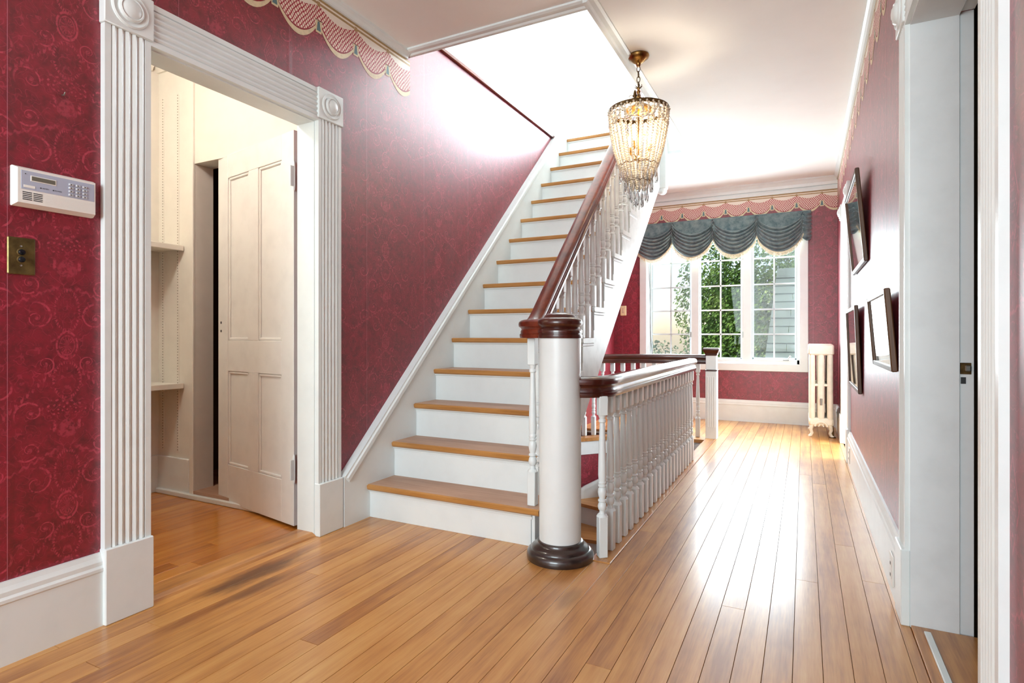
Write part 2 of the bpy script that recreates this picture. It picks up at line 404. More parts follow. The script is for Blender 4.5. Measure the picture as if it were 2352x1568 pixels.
# ------------------------------------------------------------------ the place, in metres
LX, RX, BY, FY, CZ, UZ, TOP = -2.175, .325, 7.17, -2.6, 2.74, 2.983, 5.5
DY0, DY1, DZ = 1.283, 2.092, 2.065                     # pantry doorway
RD0, RD1 = 1.446, 2.370                                # near right doorway
FD0, FD1 = 5.33, 6.10                                  # far right doorway
WX0, WX1, WX2, OPX, OPY0, OPY1 = LX, -.85, -.755, -1.02, 2.87, 5.50
WY0, WY1 = 2.44, 5.73
CURVE = [(-.85, 5.73), (-1.10, 5.72), (-1.35, 5.67), (-1.58, 5.58), (-1.76, 5.46), (-1.92, 5.28), (-2.05, 5.08), (-2.14, 4.86), (LX, 4.6)]
# ---- walls
g = G(); t = .115
g.box(LX - t, LX, FY, DY0 - .012, 0, CZ); g.box(LX - t, LX, DY0 - .012, DY1 + .012, DZ + .012, CZ); g.box(LX - t, LX, DY1 + .012, BY, -1.9, 2.925)
g.box(LX - t, LX, FY, DY1 + .012, CZ, 2.925)
wall_left = structure('wall_left', g, 'paperL', label='burgundy damask wallpapered wall with the pantry doorway and the staircase')
g = G(); g.box(LX - t, LX, FY, 7.6, 2.925, TOP); structure('wall_upstairs_left', g, 'upwhite', label='bright white wall of the upper hall above the stairs')
g = G()
g.box(RX, RX + .17, FY, RD0 - .012, 0, CZ); g.box(RX, RX + .17, RD0 - .012, RD1 + .012, DZ + .012, CZ); g.box(RX, RX + .17, RD1 + .012, FD0 - .012, 0, CZ)
g.box(RX, RX + .17, FD0 - .012, FD1 + .012, DZ + .012, CZ); g.box(RX, RX + .17, FD1 + .012, BY, 0, CZ)
wall_right = structure('wall_right', g, 'paperR', label='burgundy wallpapered wall with the three framed pictures')
WNX0, WNX1, WNZ0, WNZ1 = -1.765, -.040, .675, 2.27     # hole of the hall window
g = G()
g.box(LX - t, WNX0, BY, BY + .16, -.3, CZ); g.box(WNX1, RX + .17, BY, BY + .16, 0, CZ); g.box(WNX0, WNX1, BY, BY + .16, -.3, WNZ0); g.box(WNX0, WNX1, BY, BY + .16, WNZ1, CZ)
wall_back = structure('wall_back', g, 'paperB', label='burgundy wallpapered end wall around the triple window')
g = G(); U0, U1, V0, V1 = -1.4, 1.6, 3.07, 4.65
g.box(LX - t, U0, 7.5, 7.62, CZ, TOP); g.box(U1, 2.4, 7.5, 7.62, CZ, TOP); g.box(U0, U1, 7.5, 7.62, CZ, V0); g.box(U0, U1, 7.5, 7.62, V1, TOP)
structure('wall_upstairs_back', g, 'upwhite', label='white end wall of the upper hall')
g = G(); g.box(2.3, 2.4, FY, 7.6, CZ, TOP); structure('wall_upstairs_right', g, 'upwhite', label='white right wall of the upper hall')
g = G(); g.box(LX - t, 2.4, -.6, -.5, UZ, TOP); structure('wall_upstairs_front', g, 'upwhite', label='white front wall of the upper hall')
g = G(); g.box(LX - t, 2.4, FY, 7.62, TOP, TOP + .1); structure('ceiling_upstairs', g, 'upwhite', label='white ceiling of the upper hall')
g = G(); g.box(LX - t, -2.0, FY - .12, FY, 0, CZ); g.box(.2, RX + .17, FY - .12, FY, 0, CZ); g.box(-2.0, .2, FY - .12, FY, 0, .6); g.box(-2.0, .2, FY - .12, FY, 2.4, CZ)
structure('wall_front', g, 'paperB', label='burgundy wallpapered wall behind the viewer')
# ---- ceiling with the stair opening
g = G()
g.box(LX, RX, FY, OPY0, CZ, UZ); g.box(OPX, RX, OPY0, OPY1, CZ, UZ); g.box(LX, RX, OPY1, BY, CZ, UZ); g.box(LX, RX + .17, BY, 7.5, CZ + .05, UZ); g.box(RX, 2.3, FY, 7.5, UZ - .1, UZ)
structure('ceiling', g, 'ceiling', label='white plaster ceiling cut open above the staircase')
# ---- floor: sub-floor and single boards
g = G()
g.box(LX, WX2 - .03, FY, WY0 - .016, -.22, -.021); g.box(LX, -1.08, WY0 - .016, 2.48, -.22, -.021); g.box(WX2 - .03, RX + .4, FY, BY, -.22, -.021); g.box(LX, WX2 - .03, WY1 + .02, BY, -.22, -.021)
floor = structure('floor', g, 'void', label='varnished fir strip floor of the hall')
PW = .0805
def plank(x0, x1, y0, y1, mat, parent, z=0.0):
    g = G(); g.box(x0 + .0007, x1 - .0007, y0 + .0006, y1 - .0006, z - .021, z, .0006); g.build('floor_board', mat, parent)
for i in range(-18, 14):
    x0 = max(WX2 + i * PW, LX); x1 = min(WX2 + (i + 1) * PW, RX)
    if x1 - x0 < .01: continue
    for y0, y1 in ([(FY, BY)] if i >= 0 else [(FY, 2.48 if x1 < -1.08 else WY0 - .016), (WY1 + .13, BY)]):
        cuts = [y0]; y = y0 + random.uniform(.8, 3.4)
        while y < y1 - .7: cuts.append(y); y += random.uniform(1.6, 3.8)
        cuts.append(y1)
        for c0, c1 in zip(cuts[:-1], cuts[1:]): plank(x0, x1, c0, c1, 'floor', floor)
# board edging the stairwell, and the nosing round its far side
g = G(); g.box(WX1, WX2 - .001, 2.425, WY1 + .12, -.03, .004, .003); g.build('well_edge_board', 'floor', floor)
g = G(); cv = [Vector((x, y, 0)) for x, y in CURVE]; inner = [(p.x, p.y) for p in cv]
Vv = []; Ff = []
for p in inner: Vv += [(p[0], p[1] - .03, .003), (p[0], p[1] - .03, -.03), (p[0], p[1] + .14, .003), (p[0], p[1] + .14, -.03)]
for i in range(len(inner) - 1):
    a = i * 4; b2 = a + 4; Ff += [(a, b2, b2 + 2, a + 2), (a + 1, a + 3, b2 + 3, b2 + 1), (a, a + 1, b2 + 1, b2), (a + 2, b2 + 2, b2 + 3, a + 3)]
g.add(Vv, Ff); g.build('curved_well_nosing', 'oak', floor)
# ---- stairwell walls below the floor
g = G()
Vv = []; Ff = []
for x, y in CURVE: Vv += [(x, y, -.03), (x, y, -1.9), (x, y + .05, -.03), (x, y + .05, -1.9)]
for i in range(len(CURVE) - 1):
    a = i * 4; b2 = a + 4; Ff += [(a, a + 1, b2 + 1, b2), (a + 2, b2 + 2, b2 + 3, a + 3)]
g.add(Vv, Ff); structure('wall_stairwell', g, 'paperB', True, label='curved burgundy wall at the back of the stairwell')
g = G(); Vv = []; Ff = []
for x, y in CURVE: Vv += [(x, y - .012, -.03), (x, y - .012, -.16)]
for i in range(len(CURVE) - 1): a = i * 2; Ff += [(a, a + 1, a + 3, a + 2)]
g.add(Vv, Ff); structure('trim_stairwell_fascia', g, 'trimwhite', True)
g = G(); g.box(WX1, WX1 + .02, WY0, WY1, -1.9, -.03); structure('wall_stairwell_right', g, 'trimwhite')
g = G(); g.box(LX, WX1 + .02, WY0 - .04, WY0 - .02, -1.9, -.03); structure('wall_stairwell_front', g, 'trimwhite')
g = G(); g.box(LX, WX1 + .02, WY0 - .04, WY1 + .05, -1.95, -1.9); structure('floor_below', g, 'floor')
# ------------------------------------------------------------------ mouldings
BBP = [(0, 0), (.022, 0), (.022, .185), (.026, .190), (.026, .200), (.021, .208), (.021, .222), (.014, .236), (.010, .250), (0, .250)]
def baseboard(name, p0, p1, nrm, h=1.0, label=None):
    g = G(); g.extr([(u, v * h) for u, v in BBP], p0, p1, nrm, (0, 0, 1)); return structure(name, g, 'trimwhite', label=label)
baseboard('baseboard_left', (LX, FY, 0), (LX, 1.13, 0), (1, 0, 0), label='white moulded baseboard under the keypad')
baseboard('baseboard_right', (RX, RD1 + .13, 0), (RX, FD0 - .14, 0), (-1, 0, 0), label='white moulded baseboard under the pictures')
baseboard('baseboard_right_near', (RX, FY, 0), (RX, 1.19, 0), (-1, 0, 0))
baseboard('baseboard_right_far', (RX, FD1 + .14, 0), (RX, BY, 0), (-1, 0, 0))
baseboard('baseboard_back', (LX, BY, 0), (RX, BY, 0), (0, -1, 0), label='white baseboard under the hall window')
baseboard('baseboard_front', (LX, FY, 0), (RX, FY, 0), (0, 1, 0))
CRP = [(0, 0), (.012, 0), (.012, .012), (.022, .022), (.034, .030), (.034, .045), (0, .045)]
def crown(name, p0, p1, nrm, k=1.0):
    g = G(); g.extr([(u * k, v * k) for u, v in CRP], p0, p1, nrm, (0, 0, 1)); return structure(name, g, 'trimwhite')
crown('trim_crown_left', (LX, FY, CZ - .045), (LX, OPY0 - .03, CZ - .045), (1, 0, 0))
crown('trim_crown_right', (RX, FY, CZ - .045), (RX, BY, CZ - .045), (-1, 0, 0))
g = G(); g.extr([(0, 0), (.018, 0), (.018, .040), (.004, .042), (.004, .052), (.020, .054), (.026, .085), (.045, .115), (.06, .128), (.06, .14), (0, .14)], (LX, BY, CZ - .14), (RX, BY, CZ - .14), (0, -1, 0), (0, 0, 1)); structure('trim_crown_back', g, 'trimwhite')
# moulding round the opening in the ceiling
OM = [(0, 0), (.070, 0), (.070, -.010), (.055, -.016), (.030, -.016), (.020, -.024), (.0, -.024)]
g = G(); g.extr(OM, (LX, OPY0, CZ), (OPX + .0, OPY0, CZ), (0, -1, 0), (0, 0, 1)); g.extr(OM, (OPX, OPY0 - .07, CZ), (OPX, OPY1 + .07, CZ), (1, 0, 0), (0, 0, 1)); g.extr(OM, (LX, OPY1, CZ), (OPX, OPY1, CZ), (0, 1, 0), (0, 0, 1))
structure('trim_ceiling_opening', g, 'trimwhite', label='white moulding framing the stair opening in the ceiling')
# upstairs trim on the left wall: dark cap strip with a white baseboard over it
g = G(); g.box(LX, LX + .022, OPY0, 5.42, 2.905, 2.930, .004); structure('trim_upper_cap', g, 'mahog', label='dark wooden strip along the top of the wallpaper')
g = G(); g.box(LX, LX + .016, OPY0, 7.5, 2.930, 3.13, .004); structure('baseboard_upstairs', g, 'trimwhite')
# ---- printed swag border on the papered walls
def border(wall, along, fixed, nrm, s0, s1, ztop, pitch, ph, k=1.0, mirror=1):
    """flat print: rod, swags, cream trim, tails and tassels"""
    g = G()
    def P(s, t, lift): 
        q = [0, 0, ztop + t]; q[along] = s; q[1 - along] = fixed + nrm * lift; return tuple(q)
    def poly(pts, mi, lift):
        pts = [(min(max(s, s0), s1), t) for s, t in pts]; g.m = mi
        g.add([P(s, t, lift) for s, t in pts], [tuple(range(len(pts)))])
    def band(top, bot, mi, lift):
        g.m = mi; V = []; n = len(top)
        for (s, t) in top: V.append(P(min(max(s, s0), s1), t, lift))
        for (s, t) in bot: V.append(P(min(max(s, s0), s1), t, lift))
        g.add(V, [(i, i + 1, n + i + 1, n + i) for i in range(n - 1)])
    poly([(s0, 0), (s1, 0), (s1, -.012), (s0, -.012)], 2, .0010); poly([(s0, -.012), (s1, -.012), (s1, -.022), (s0, -.022)], 3, .0010); poly([(s0, -.022), (s1, -.022), (s1, -.034), (s0, -.034)], 2, .0010)
    i0 = math.floor((s0 - ph) / pitch); i1 = math.ceil((s1 - ph) / pitch)
    for i in range(i0, i1):
        a = ph + i * pitch; b = a + pitch; N = 14
        if b < s0 or a > s1: continue
        ss = [a + pitch * j / N for j in range(N + 1)]; q = [math.sin(PI * j / N) for j in range(N + 1)]
        band([(s, -.034) for s in ss], [(s, -.034 - .040 * x) for s, x in zip(ss, q)], 3, .0010)
        band([(s, -.034 - .040 * x) for s, x in zip(ss, q)], [(s, -.105 - .100 * k * x ** .75) for s, x in zip(ss, q)], 0, .0012)
        band([(s, -.105 - .100 * k * x ** .75) for s, x in zip(ss, q)], [(s, -.109 - .104 * k * x ** .75) for s, x in zip(ss, q)], 5, .0013)
        band([(s, -.109 - .104 * k * x ** .75) for s, x in zip(ss, q)], [(s, -.122 - .118 * k * x ** .75) for s, x in zip(ss, q)], 1, .0012)
        # tie, tail and tassel
        w = .021
        poly([(a - w * .5, -.020), (a + w * .5, -.020), (a + w * 1.1, -.115), (a - w * 1.1, -.115)], 0, .0016)
        poly([(a - .010, -.018), (a + .010, -.018), (a + .010, -.042), (a - .010, -.042)], 2, .0018)
        poly([(a - w * 1.1, -.112), (a + w * 1.1, -.112), (a + w * .9, -.176), (a - w * .9, -.176)], 1, .0016)
        poly([(a - .006, -.118), (a + .006, -.118), (a + .014, -.166), (a - .014, -.166)], 4, .0020)
    return g.build('wallpaper_border', None, wall, mats=['lattice', 'bordercream', 'bordergold', 'borderpale', 'borderteal', 'borderred'])
border(wall_left, 1, LX, 1, FY, OPY0 - .0, CZ - .045, .268, 2.39)
border(wall_right, 1, RX, -1, FY, BY, CZ - .045, .268, 3.207)
border(wall_back, 0, BY, -1, LX, RX, CZ - .14, .250, -1.325, .92)
# ---- fluted casings with corner rosettes
def casing_profile(w, d, n, edge):
    """(along the wall, proud of it): flat margins with n reeds between"""
    p = [(0, 0), (0, d), (edge, d)]
    iw = w - 2 * edge; k = iw / n
    for i in range(n):
        x = edge + i * k
        p += [(x + .0015, d - .006), (x + k * .22, d - .001), (x + k * .5, d + .002), (x + k * .78, d - .001), (x + k - .0015, d - .006)]
    p += [(w - edge, d), (w, d), (w, 0)]
    return p
def rosette(g, cy, cz, wall, nrm, w, h, d, axis_flip=False):
    g.box(min(wall, wall + nrm * d), max(wall, wall + nrm * d), cy - w / 2, cy + w / 2, cz - h / 2, cz + h / 2, .003)
    prof = [(.062, 0), (.062, .004), (.057, .008), (.052, .006), (.047, .003), (.043, .003), (.041, .012), (.036, .016), (.033, .012), (.028, .016), (.018, .021), (.002, .023)]
    g.lathe([(r * w / .165, z) for r, z in prof] if nrm > 0 else [(r * w / .165, -z) for r, z in prof], 32, (wall + nrm * d, cy, cz), 'x')
def door_casing(name, wall, nrm, y0, y1, w, near=True, far=True, label=None, n=5, zb=.262, d=.026, rv=.005):
    """casing of an opening y0..y1 in a wall at x = wall; nrm = +-1 points into the hall"""
    root = empty(name, (0, 0, 0)); tag(root, label, None, None, 'structure'); zt = DZ + rv
    prof = casing_profile(w, d, n, .020)
    for yy, on in ((y0 - w - rv, near), (y1 + rv, far)):
        if not on: continue
        g = G(); g.extr(prof, (wall, yy, zb - .002), (wall, yy, zt + .012), (0, 1, 0), (nrm, 0, 0)); g.build('fluted_casing', 'trimwhite', root)
        g = G(); a, b = sorted((wall, wall + nrm * (d + .012))); g.box(a, b, yy - .004, yy + w + .004, 0, zb, .003); g.build('plinth_block', 'trimwhite', root)
        g = G(); rosette(g, yy + w / 2, zt + .010 + w / 2, wall, nrm, w + .012, w - .005, d + .010); g.build('rosette_block', 'trimwhite', root, True)
    g = G(); g.extr(prof, (wall, y0 - rv, zt + .0), (wall, y1 + rv, zt + .0), (0, 0, 1), (nrm, 0, 0)); g.build('fluted_header', 'trimwhite', root)
    return root
door_casing('trim_pantry_doorway', LX, 1, DY0, DY1, .157, label='white fluted casing with bullseye corner blocks round the pantry doorway')
door_casing('trim_right_doorway', RX, -1, RD0, RD1, .135, d=.016, label='white fluted casing of the doorway nearest the viewer on the right')
door_casing('trim_far_doorway', RX, -1, FD0, FD1, .135, d=.018, label='white fluted casing of the far doorway beside the radiator')
# jamb liners
def jamb(name, xa, xb, y0, y1, mat, stop=None):
    g = G(); a, b = min(xa, xb), max(xa, xb)
    g.box(a, b, y0 - .012, y0, 0, DZ + .012); g.box(a, b, y1, y1 + .012, 0, DZ + .012); g.box(a, b, y0, y1, DZ, DZ + .012)
    if stop:
        s0, s1 = stop
        g.box(s0, s1, y1 - .014, y1, 0, DZ, .002); g.box(s0, s1, y0, y0 + .014, 0, DZ, .002); g.box(s0, s1, y0, y1, DZ - .014, DZ, .002)
    return structure(name, g, mat)
jamb('trim_pantry_jamb', LX + .0005, LX - t, DY0, DY1, 'trimwhite')
jamb('trim_right_jamb', RX - .0005, RX + .135, RD0, RD1, 'jamb')
g = G(); g.box(RX + .135, RX + .175, RD1 + .010, RD1 + .022, 0, DZ + .012); g.box(RX + .135, RX + .175, RD0 - .022, RD0 - .010, 0, DZ + .012); g.box(RX + .135, RX + .175, RD0, RD1, DZ + .010, DZ + .02); structure('trim_right_rebate', g, 'jamb')
jamb('trim_far_jamb', RX - .0005, RX + .17, FD0, FD1, 'jamb')
# ------------------------------------------------------------------ staircase
SX0, SX1 = -2.135, -1.190                               # skirt face, tread ends
NY = lambda i: 2.433 + .212 * (i - 1)                   # nosing of tread i
NZ = lambda i: .2 * i - .017
stair = thing('staircase', 'straight flight of oak treads and white risers along the left wall', 'stairs', (0, 0, 0))
NOS = [(0, -.004), (.004, -.024), (.012, -.031), (.03, -.031), (.26, -.031), (.26, 0), (.012, 0), (.004, -.006)]
for i in range(1, 16):
    y = NY(i); z = NZ(i); x1 = SX1 if i > 1 else -1.105
    g = G(); g.extr(NOS, (SX0, y, z), (x1 - (.022 if i > 1 else 0), y, z), (0, 1, 0), (0, 0, 1)); g.m = 0
    me = g.me('tread'); me.materials.append(M['oak']); me.materials.append(M['oakworn'])
    for p in me.polygons:
        if p.normal.z > .9: p.material_index = 1
    obj('tread', me, None, stair)
    xr = SX1 - .0205 if i > 1 else -1.1535
    zb = NZ(i - 1) if i > 1 else 0
    g = G(); g.box(SX0, xr, y + .026, y + .046, zb - (.01 if i > 1 else 0), z - .030, .001); g.build('riser', 'white', stair)
    g = G(); g.extr([(0, 0), (.004, -.006), (.014, -.012), (.016, -.024), (.030, -.024), (.030, 0)], (SX0, y + .010, z - .031), (xr + .006, y + .010, z - .031), (0, 1, 0), (0, 0, 1)); g.build('cove_moulding', 'white', stair)
    if i > 1:
        g = G(); g.extr(NOS[:4] + [(.245, -.031), (.245, 0)] + NOS[6:], (x1 - .022, y, z), (x1, y, z), (0, 1, 0), (0, 0, 1)); g.build('return_nosing', 'worn', stair)
        g = G(); g.box(x1 - .020, x1 - .010, y + .020, y + .232, z - .050, z - .031, .003); g.build('return_cove', 'worn', stair)
# first step: short side panel
g = G(); g.box(-1.152, -1.135, NY(1) + .030, NY(1) + .26, 0, NZ(1) - .031); g.build('end_panel', 'white', stair)
# skirt board on the wall with a moulded cap
sk = [(2.262, 0), (NY(1) + .09, 0)]
lo = lambda y: NZ(1) + (y - NY(1)) * (.2 / .212)
g = G()
Vp = [(2.262, 0), (2.50, 0), (5.40, lo(5.40) - .30), (5.62, UZ), (5.62, UZ + .19), (5.40, UZ + .19), (2.262, .262)]
def prism_x(g, pts, x0, x1):
    n = len(pts); V = [(x0, y, z) for y, z in pts] + [(x1, y, z) for y, z in pts]
    g.add(V, [tuple(range(n)), tuple(n + k for k in range(n))] + [(k, (k + 1) % n, n + (k + 1) % n, n + k) for k in range(n)])
prism_x(g, Vp, LX, SX0); g.build('skirt_board', 'white', stair)
capL = math.hypot(3.14, UZ + .19 - .262)
g = G(); dy, dz = (5.40 - 2.262) / capL, (UZ + .19 - .262) / capL
CP = [(0, 0), (.0, -.045), (.010, -.045), (.012, -.036), (.020, -.030), (.020, -.010), (.012, -.004), (.012, .006), (0, .006)]
g.extr(CP, (SX0, 2.262, .262), (SX0, 5.40, UZ + .19), (1, 0, 0), (0, -dz, dy)); g.build('skirt_cap', 'white', stair)
# outer stringer: saw-tooth panel below the tread ends
top = []
for i in range(2, 16):
    top += [(NY(i) + .034, NZ(i - 1) - .03), (NY(i) + .034, NZ(i) - .0315)]
lowz = lambda y: .455 + .912 * (y - 3.30)
pts = [(2.62, .10)] + top + [(5.50, NZ(15) - .031), (5.50, lowz(5.50)), (2.62, lowz(2.62))]
g = G(); prism_x(g, pts, SX1 - .040, SX1 - .018); g.build('outer_stringer', 'worn', stair)
g = G(); Vv = [(LX, 2.62, lowz(2.62)), (SX1 - .02, 2.62, lowz(2.62)), (SX1 - .02, 5.5, lowz(5.5)), (LX, 5.5, lowz(5.5))]
g.add(Vv + [(a, b_, c + .02) for a, b_, c in Vv], [(0, 1, 2, 3), (4, 5, 6, 7), (0, 1, 5, 4), (2, 3, 7, 6), (1, 2, 6, 5), (0, 3, 7, 4)]); g.build('soffit', 'worn', stair)
# scroll brackets under the return nosings
for i in range(4, 16):
    y = NY(i); z = NZ(i); g = G(); prism_x(g, [(y + .030, z - .052), (y + .215, z - .052), (y + .20, z - .075), (y + .05, z - .13), (y + .030, z - .15)], SX1 - .0185, SX1 - .0125); g.build('stringer_bracket', 'worn', stair)
# drop newel at the head of the flight
dn = thing('drop_newel_post', 'white square drop newel hanging at the head of the stairs', 'newel post', (-1.195, 5.47, 2.33))
g = G(); g.box(-.045, .045, -.045, .045, .05, .70, .006); g.build('post', 'trimwhite', dn)
g = G(); g.lathe([(.002, 0), (.026, .004), (.040, .018), (.044, .034), (.040, .050)], 20); g.build('pendant', 'trimwhite', dn, True)
# ------------------------------------------------------------------ turned balusters
def baluster(h, bh, top, w=.0205):
    g = G(); g.box(-w, w, -w, w, 0, bh - .006, .003); g.lathe([(w * 1.30, bh - .008), (w * .9, bh + .004)], 12)
    a = bh; L = h - top - bh; f = lambda k: a + L * k
    prof = [(.014, f(0)), (.0125, f(.04)), (.018, f(.055)), (.0205, f(.085)), (.017, f(.115)), (.0125, f(.125)), (.0190, f(.135)), (.0190, f(.150)), (.0135, f(.160)), (.0175, f(.19)),
            (.0205, f(.225)), (.0175, f(.265)), (.0135, f(.275)), (.0185, f(.285)), (.0185, f(.300)), (.0150, f(.305)), (.0185, f(.315)), (.0185, f(.330)), (.0165, f(.335)), (.0165, f(.345)), (.0190, f(.40)),
            (.0180, f(.52)), (.0150, f(.75)), (.0118, f(.925)), (.0165, f(.935)), (.0165, f(.955)), (.0125, f(.965)), (.0185, f(1.0))]
    g.lathe(prof, 12)
    g.box(-w, w, -w, w, h - top, h, .003)
    return g.me('baluster', True)
def rail_profile(w, h):
    """moulded hand rail, centred on its width, 0 = underside"""
    hw = w / 2
    half = [(hw * .80, 0), (hw * .86, h * .10), (hw * .86, h * .20), (hw * .74, h * .24), (hw * .74, h * .36), (hw * .62, h * .46), (hw * .70, h * .54), (hw * .96, h * .62), (hw, h * .74), (hw * .94, h * .86), (hw * .66, h * .96), (hw * .25, h)]
    return half + [(-u, v) for u, v in reversed(half)]
# stair railing
railing = thing('stair_railing', 'mahogany handrail on white turned balusters climbing beside the staircase', 'railing', (0, 0, 0))
RLX = -1.218
rz = lambda y: NZ(1) + (y - NY(1)) * (.2 / .212) + .600          # underside of the rail
path = []
for k in range(40):
    y = 5.50 - (5.50 - 2.74) * k / 39; path.append((RLX, y, rz(y)))
z0 = rz(2.74)
for y, z, x in ((2.70, z0 - .034, RLX), (2.66, z0 - .060, RLX), (2.62, z0 - .075, RLX), (2.575, z0 - .083, RLX + .002), (2.53, z0 - .085, RLX + .010), (2.487, z0 - .085, RLX + .028), (2.455, z0 - .085, RLX + .055), (2.430, z0 - .085, RLX + .090), (2.41, z0 - .085, RLX + .130), (2.395, z0 - .085, RLX + .165)):
    path.append((x, y, z))
g = G(); g.sweep(path, rail_profile(.078, .088)); g.build('handrail', 'mahog', railing, True)
RZE = z0 - .085
b1 = baluster(.66, .150, .085); b2_ = baluster(.755, .215, .085)
for i in range(2, 16):
    y = NY(i)
    for k, (dy, me) in enumerate(((.040, None), (.146, None))):
        yy = y + dy
        if yy > 5.44: continue
        h = rz(yy) - NZ(i) + .004
        me = b1 if k == 0 else b2_
        o = obj('baluster', me, 'worn', railing, (RLX, yy, NZ(i))); o.scale = (1, 1, h / (.66 if k == 0 else .755))
b0 = baluster(RZE - NZ(1), .17, .13)
obj('baluster', b0, 'white', railing, (RLX + .052, 2.505, NZ(1)))
# ------------------------------------------------------------------ big round newel
nw = thing('newel_post', 'white column newel post with dark turned base and mahogany cap', 'newel post', (-.983, 2.405, 0))
g = G(); g.lathe([(.094, .05), (.0945, .5), (.0935, RZE + .004)], 56); g.build('column', 'white', nw, True)
g = G(); g.lathe([(.149, 0), (.151, .010), (.151, .022), (.147, .034), (.138, .042), (.132, .044), (.130, .050), (.122, .058), (.110, .064), (.104, .070), (.103, .078), (.097, .082), (.090, .082)], 56); g.build('base_ring', 'ebony', nw, True)
zc = RZE
g = G(); g.lathe([(.090, zc), (.099, zc), (.100, zc + .006), (.100, zc + .014), (.096, zc + .017), (.096, zc + .021), (.100, zc + .024), (.100, zc + .034), (.095, zc + .040), (.088, zc + .046), (.092, zc + .052), (.099, zc + .060), (.101, zc + .070), (.098, zc + .081), (.090, zc + .088), (.076, zc + .091), (.074, zc + .093), (.070, zc + .102), (.056, zc + .110), (.03, zc + .114), (.001, zc + .115)], 56); g.build('cap', 'mahogx', nw, True)
# ------------------------------------------------------------------ railing round the stairwell
lr = thing('landing_railing', 'white turned balusters under a glossy mahogany rail beside the stairwell', 'railing', (0, 0, 0))
LRX, LZ = -.806, .722
bl = baluster(LZ + .002, .19, .088)
obj('baluster', bl, 'white', lr, (LRX - .004, 2.482, .004), (0, 0, math.radians(38)))
for k in range(1, 22): obj('baluster', bl, 'white', lr, (LRX, 2.480 + .1067 * k, .004))
path = [(LRX, 4.755, LZ), (LRX, 4.74, LZ), (LRX, 4.2, LZ), (LRX, 3.4, LZ), (LRX, 2.70, LZ), (LRX, 2.58, LZ), (LRX - .003, 2.545, LZ), (LRX - .012, 2.512, LZ), (LRX - .028, 2.484, LZ), (LRX - .050, 2.462, LZ), (LRX - .078, 2.446, LZ), (LRX - .105, 2.438, LZ)]
g = G(); g.sweep(path, rail_profile(.086, .094)); 
g.lathe([(.043 * 1.0, .060), (.043, .075), (.036, .088), (.02, .094), (.001, .094)], 20, (LRX, 4.755, LZ), cap=False); g.lathe([(.034, 0), (.036, .016), (.032, .030), (.028, .042), (.040, .058), (.043, .066), (.043, .070)], 20, (LRX, 4.755, LZ), cap=True)
g.build('handrail', 'mahogx', lr, True)
# far railing along the curved back edge, ending at the square newel
sq = thing('square_newel_post', 'square white fluted newel post with dark moulded cap near the window', 'newel post', (-.80, 5.845, 0))
g = G(); w = .052; g.box(-w, w, -w, w, 0, .655, .004); g.build('post', 'trimwhite', sq)
fl_ = G()
for sx, sy, ax in ((1, 0, 0), (-1, 0, 0), (0, -1, 1), (0, 1, 1)):
    for k in range(4):
        o_ = -.030 + .02 * k
        if ax == 0: fl_.box(sx * w - .0015, sx * w + .0015, o_ - .006, o_ + .006, .115, .60, .001)
        else: fl_.box(o_ - .006, o_ + .006, sy * w - .0015, sy * w + .0015, .115, .60, .001)
fl_.build('reeding', 'trimwhite', sq)
g = G(); g.box(-.056, .056, -.056, .056, .655, .667, .003); g.build('dark_band', 'mahogx', sq)
g = G(); g.box(-.049, .049, -.049, .049, .667, .805, .003); g.build('neck_block', 'trimwhite', sq)
g = G()
cp = [(.050, .805), (.054, .812), (.056, .824), (.066, .842), (.074, .856), (.076, .862), (.076, .872), (.070, .878)]
V = []; F = []
for r, z in cp: V += [(-r, -r, z), (r, -r, z), (r, r, z), (-r, r, z)]
for i in range(len(cp) - 1):
    for k in range(4): F.append((i * 4 + k, i * 4 + (k + 1) % 4, i * 4 + 4 + (k + 1) % 4, i * 4 + 4 + k))
F += [(0, 1, 2, 3), tuple(len(V) - 4 + k for k in range(4))]
g.add(V, F); g.build('cap', 'mahogx', sq)
fr = thing('far_railing', 'dark mahogany rail with white balusters crossing in front of the window', 'railing', (0, 0, 0))
fpath = [(-.845, 5.845), (-1.10, 5.84), (-1.35, 5.80), (-1.60, 5.70), (-1.80, 5.57), (-1.97, 5.38), (-2.09, 5.18), (-2.155, 5.0)]
g = G(); g.sweep([(x, y, LZ) for x, y in fpath], rail_profile(.080, .090)); g.build('handrail', 'mahogx', fr, True)
acc = 0; seglen = .105; prev = Vector(fpath[0]); dist = .085
tot = 0; pts_ = [Vector(p) for p in fpath]
for i in range(len(pts_) - 1):
    L_ = (pts_[i + 1] - pts_[i]).length
    while dist < tot + L_:
        p = pts_[i].lerp(pts_[i + 1], (dist - tot) / L_); obj('baluster', bl, 'white', fr, (p.x, p.y, .003)); dist += .105
    tot += L_
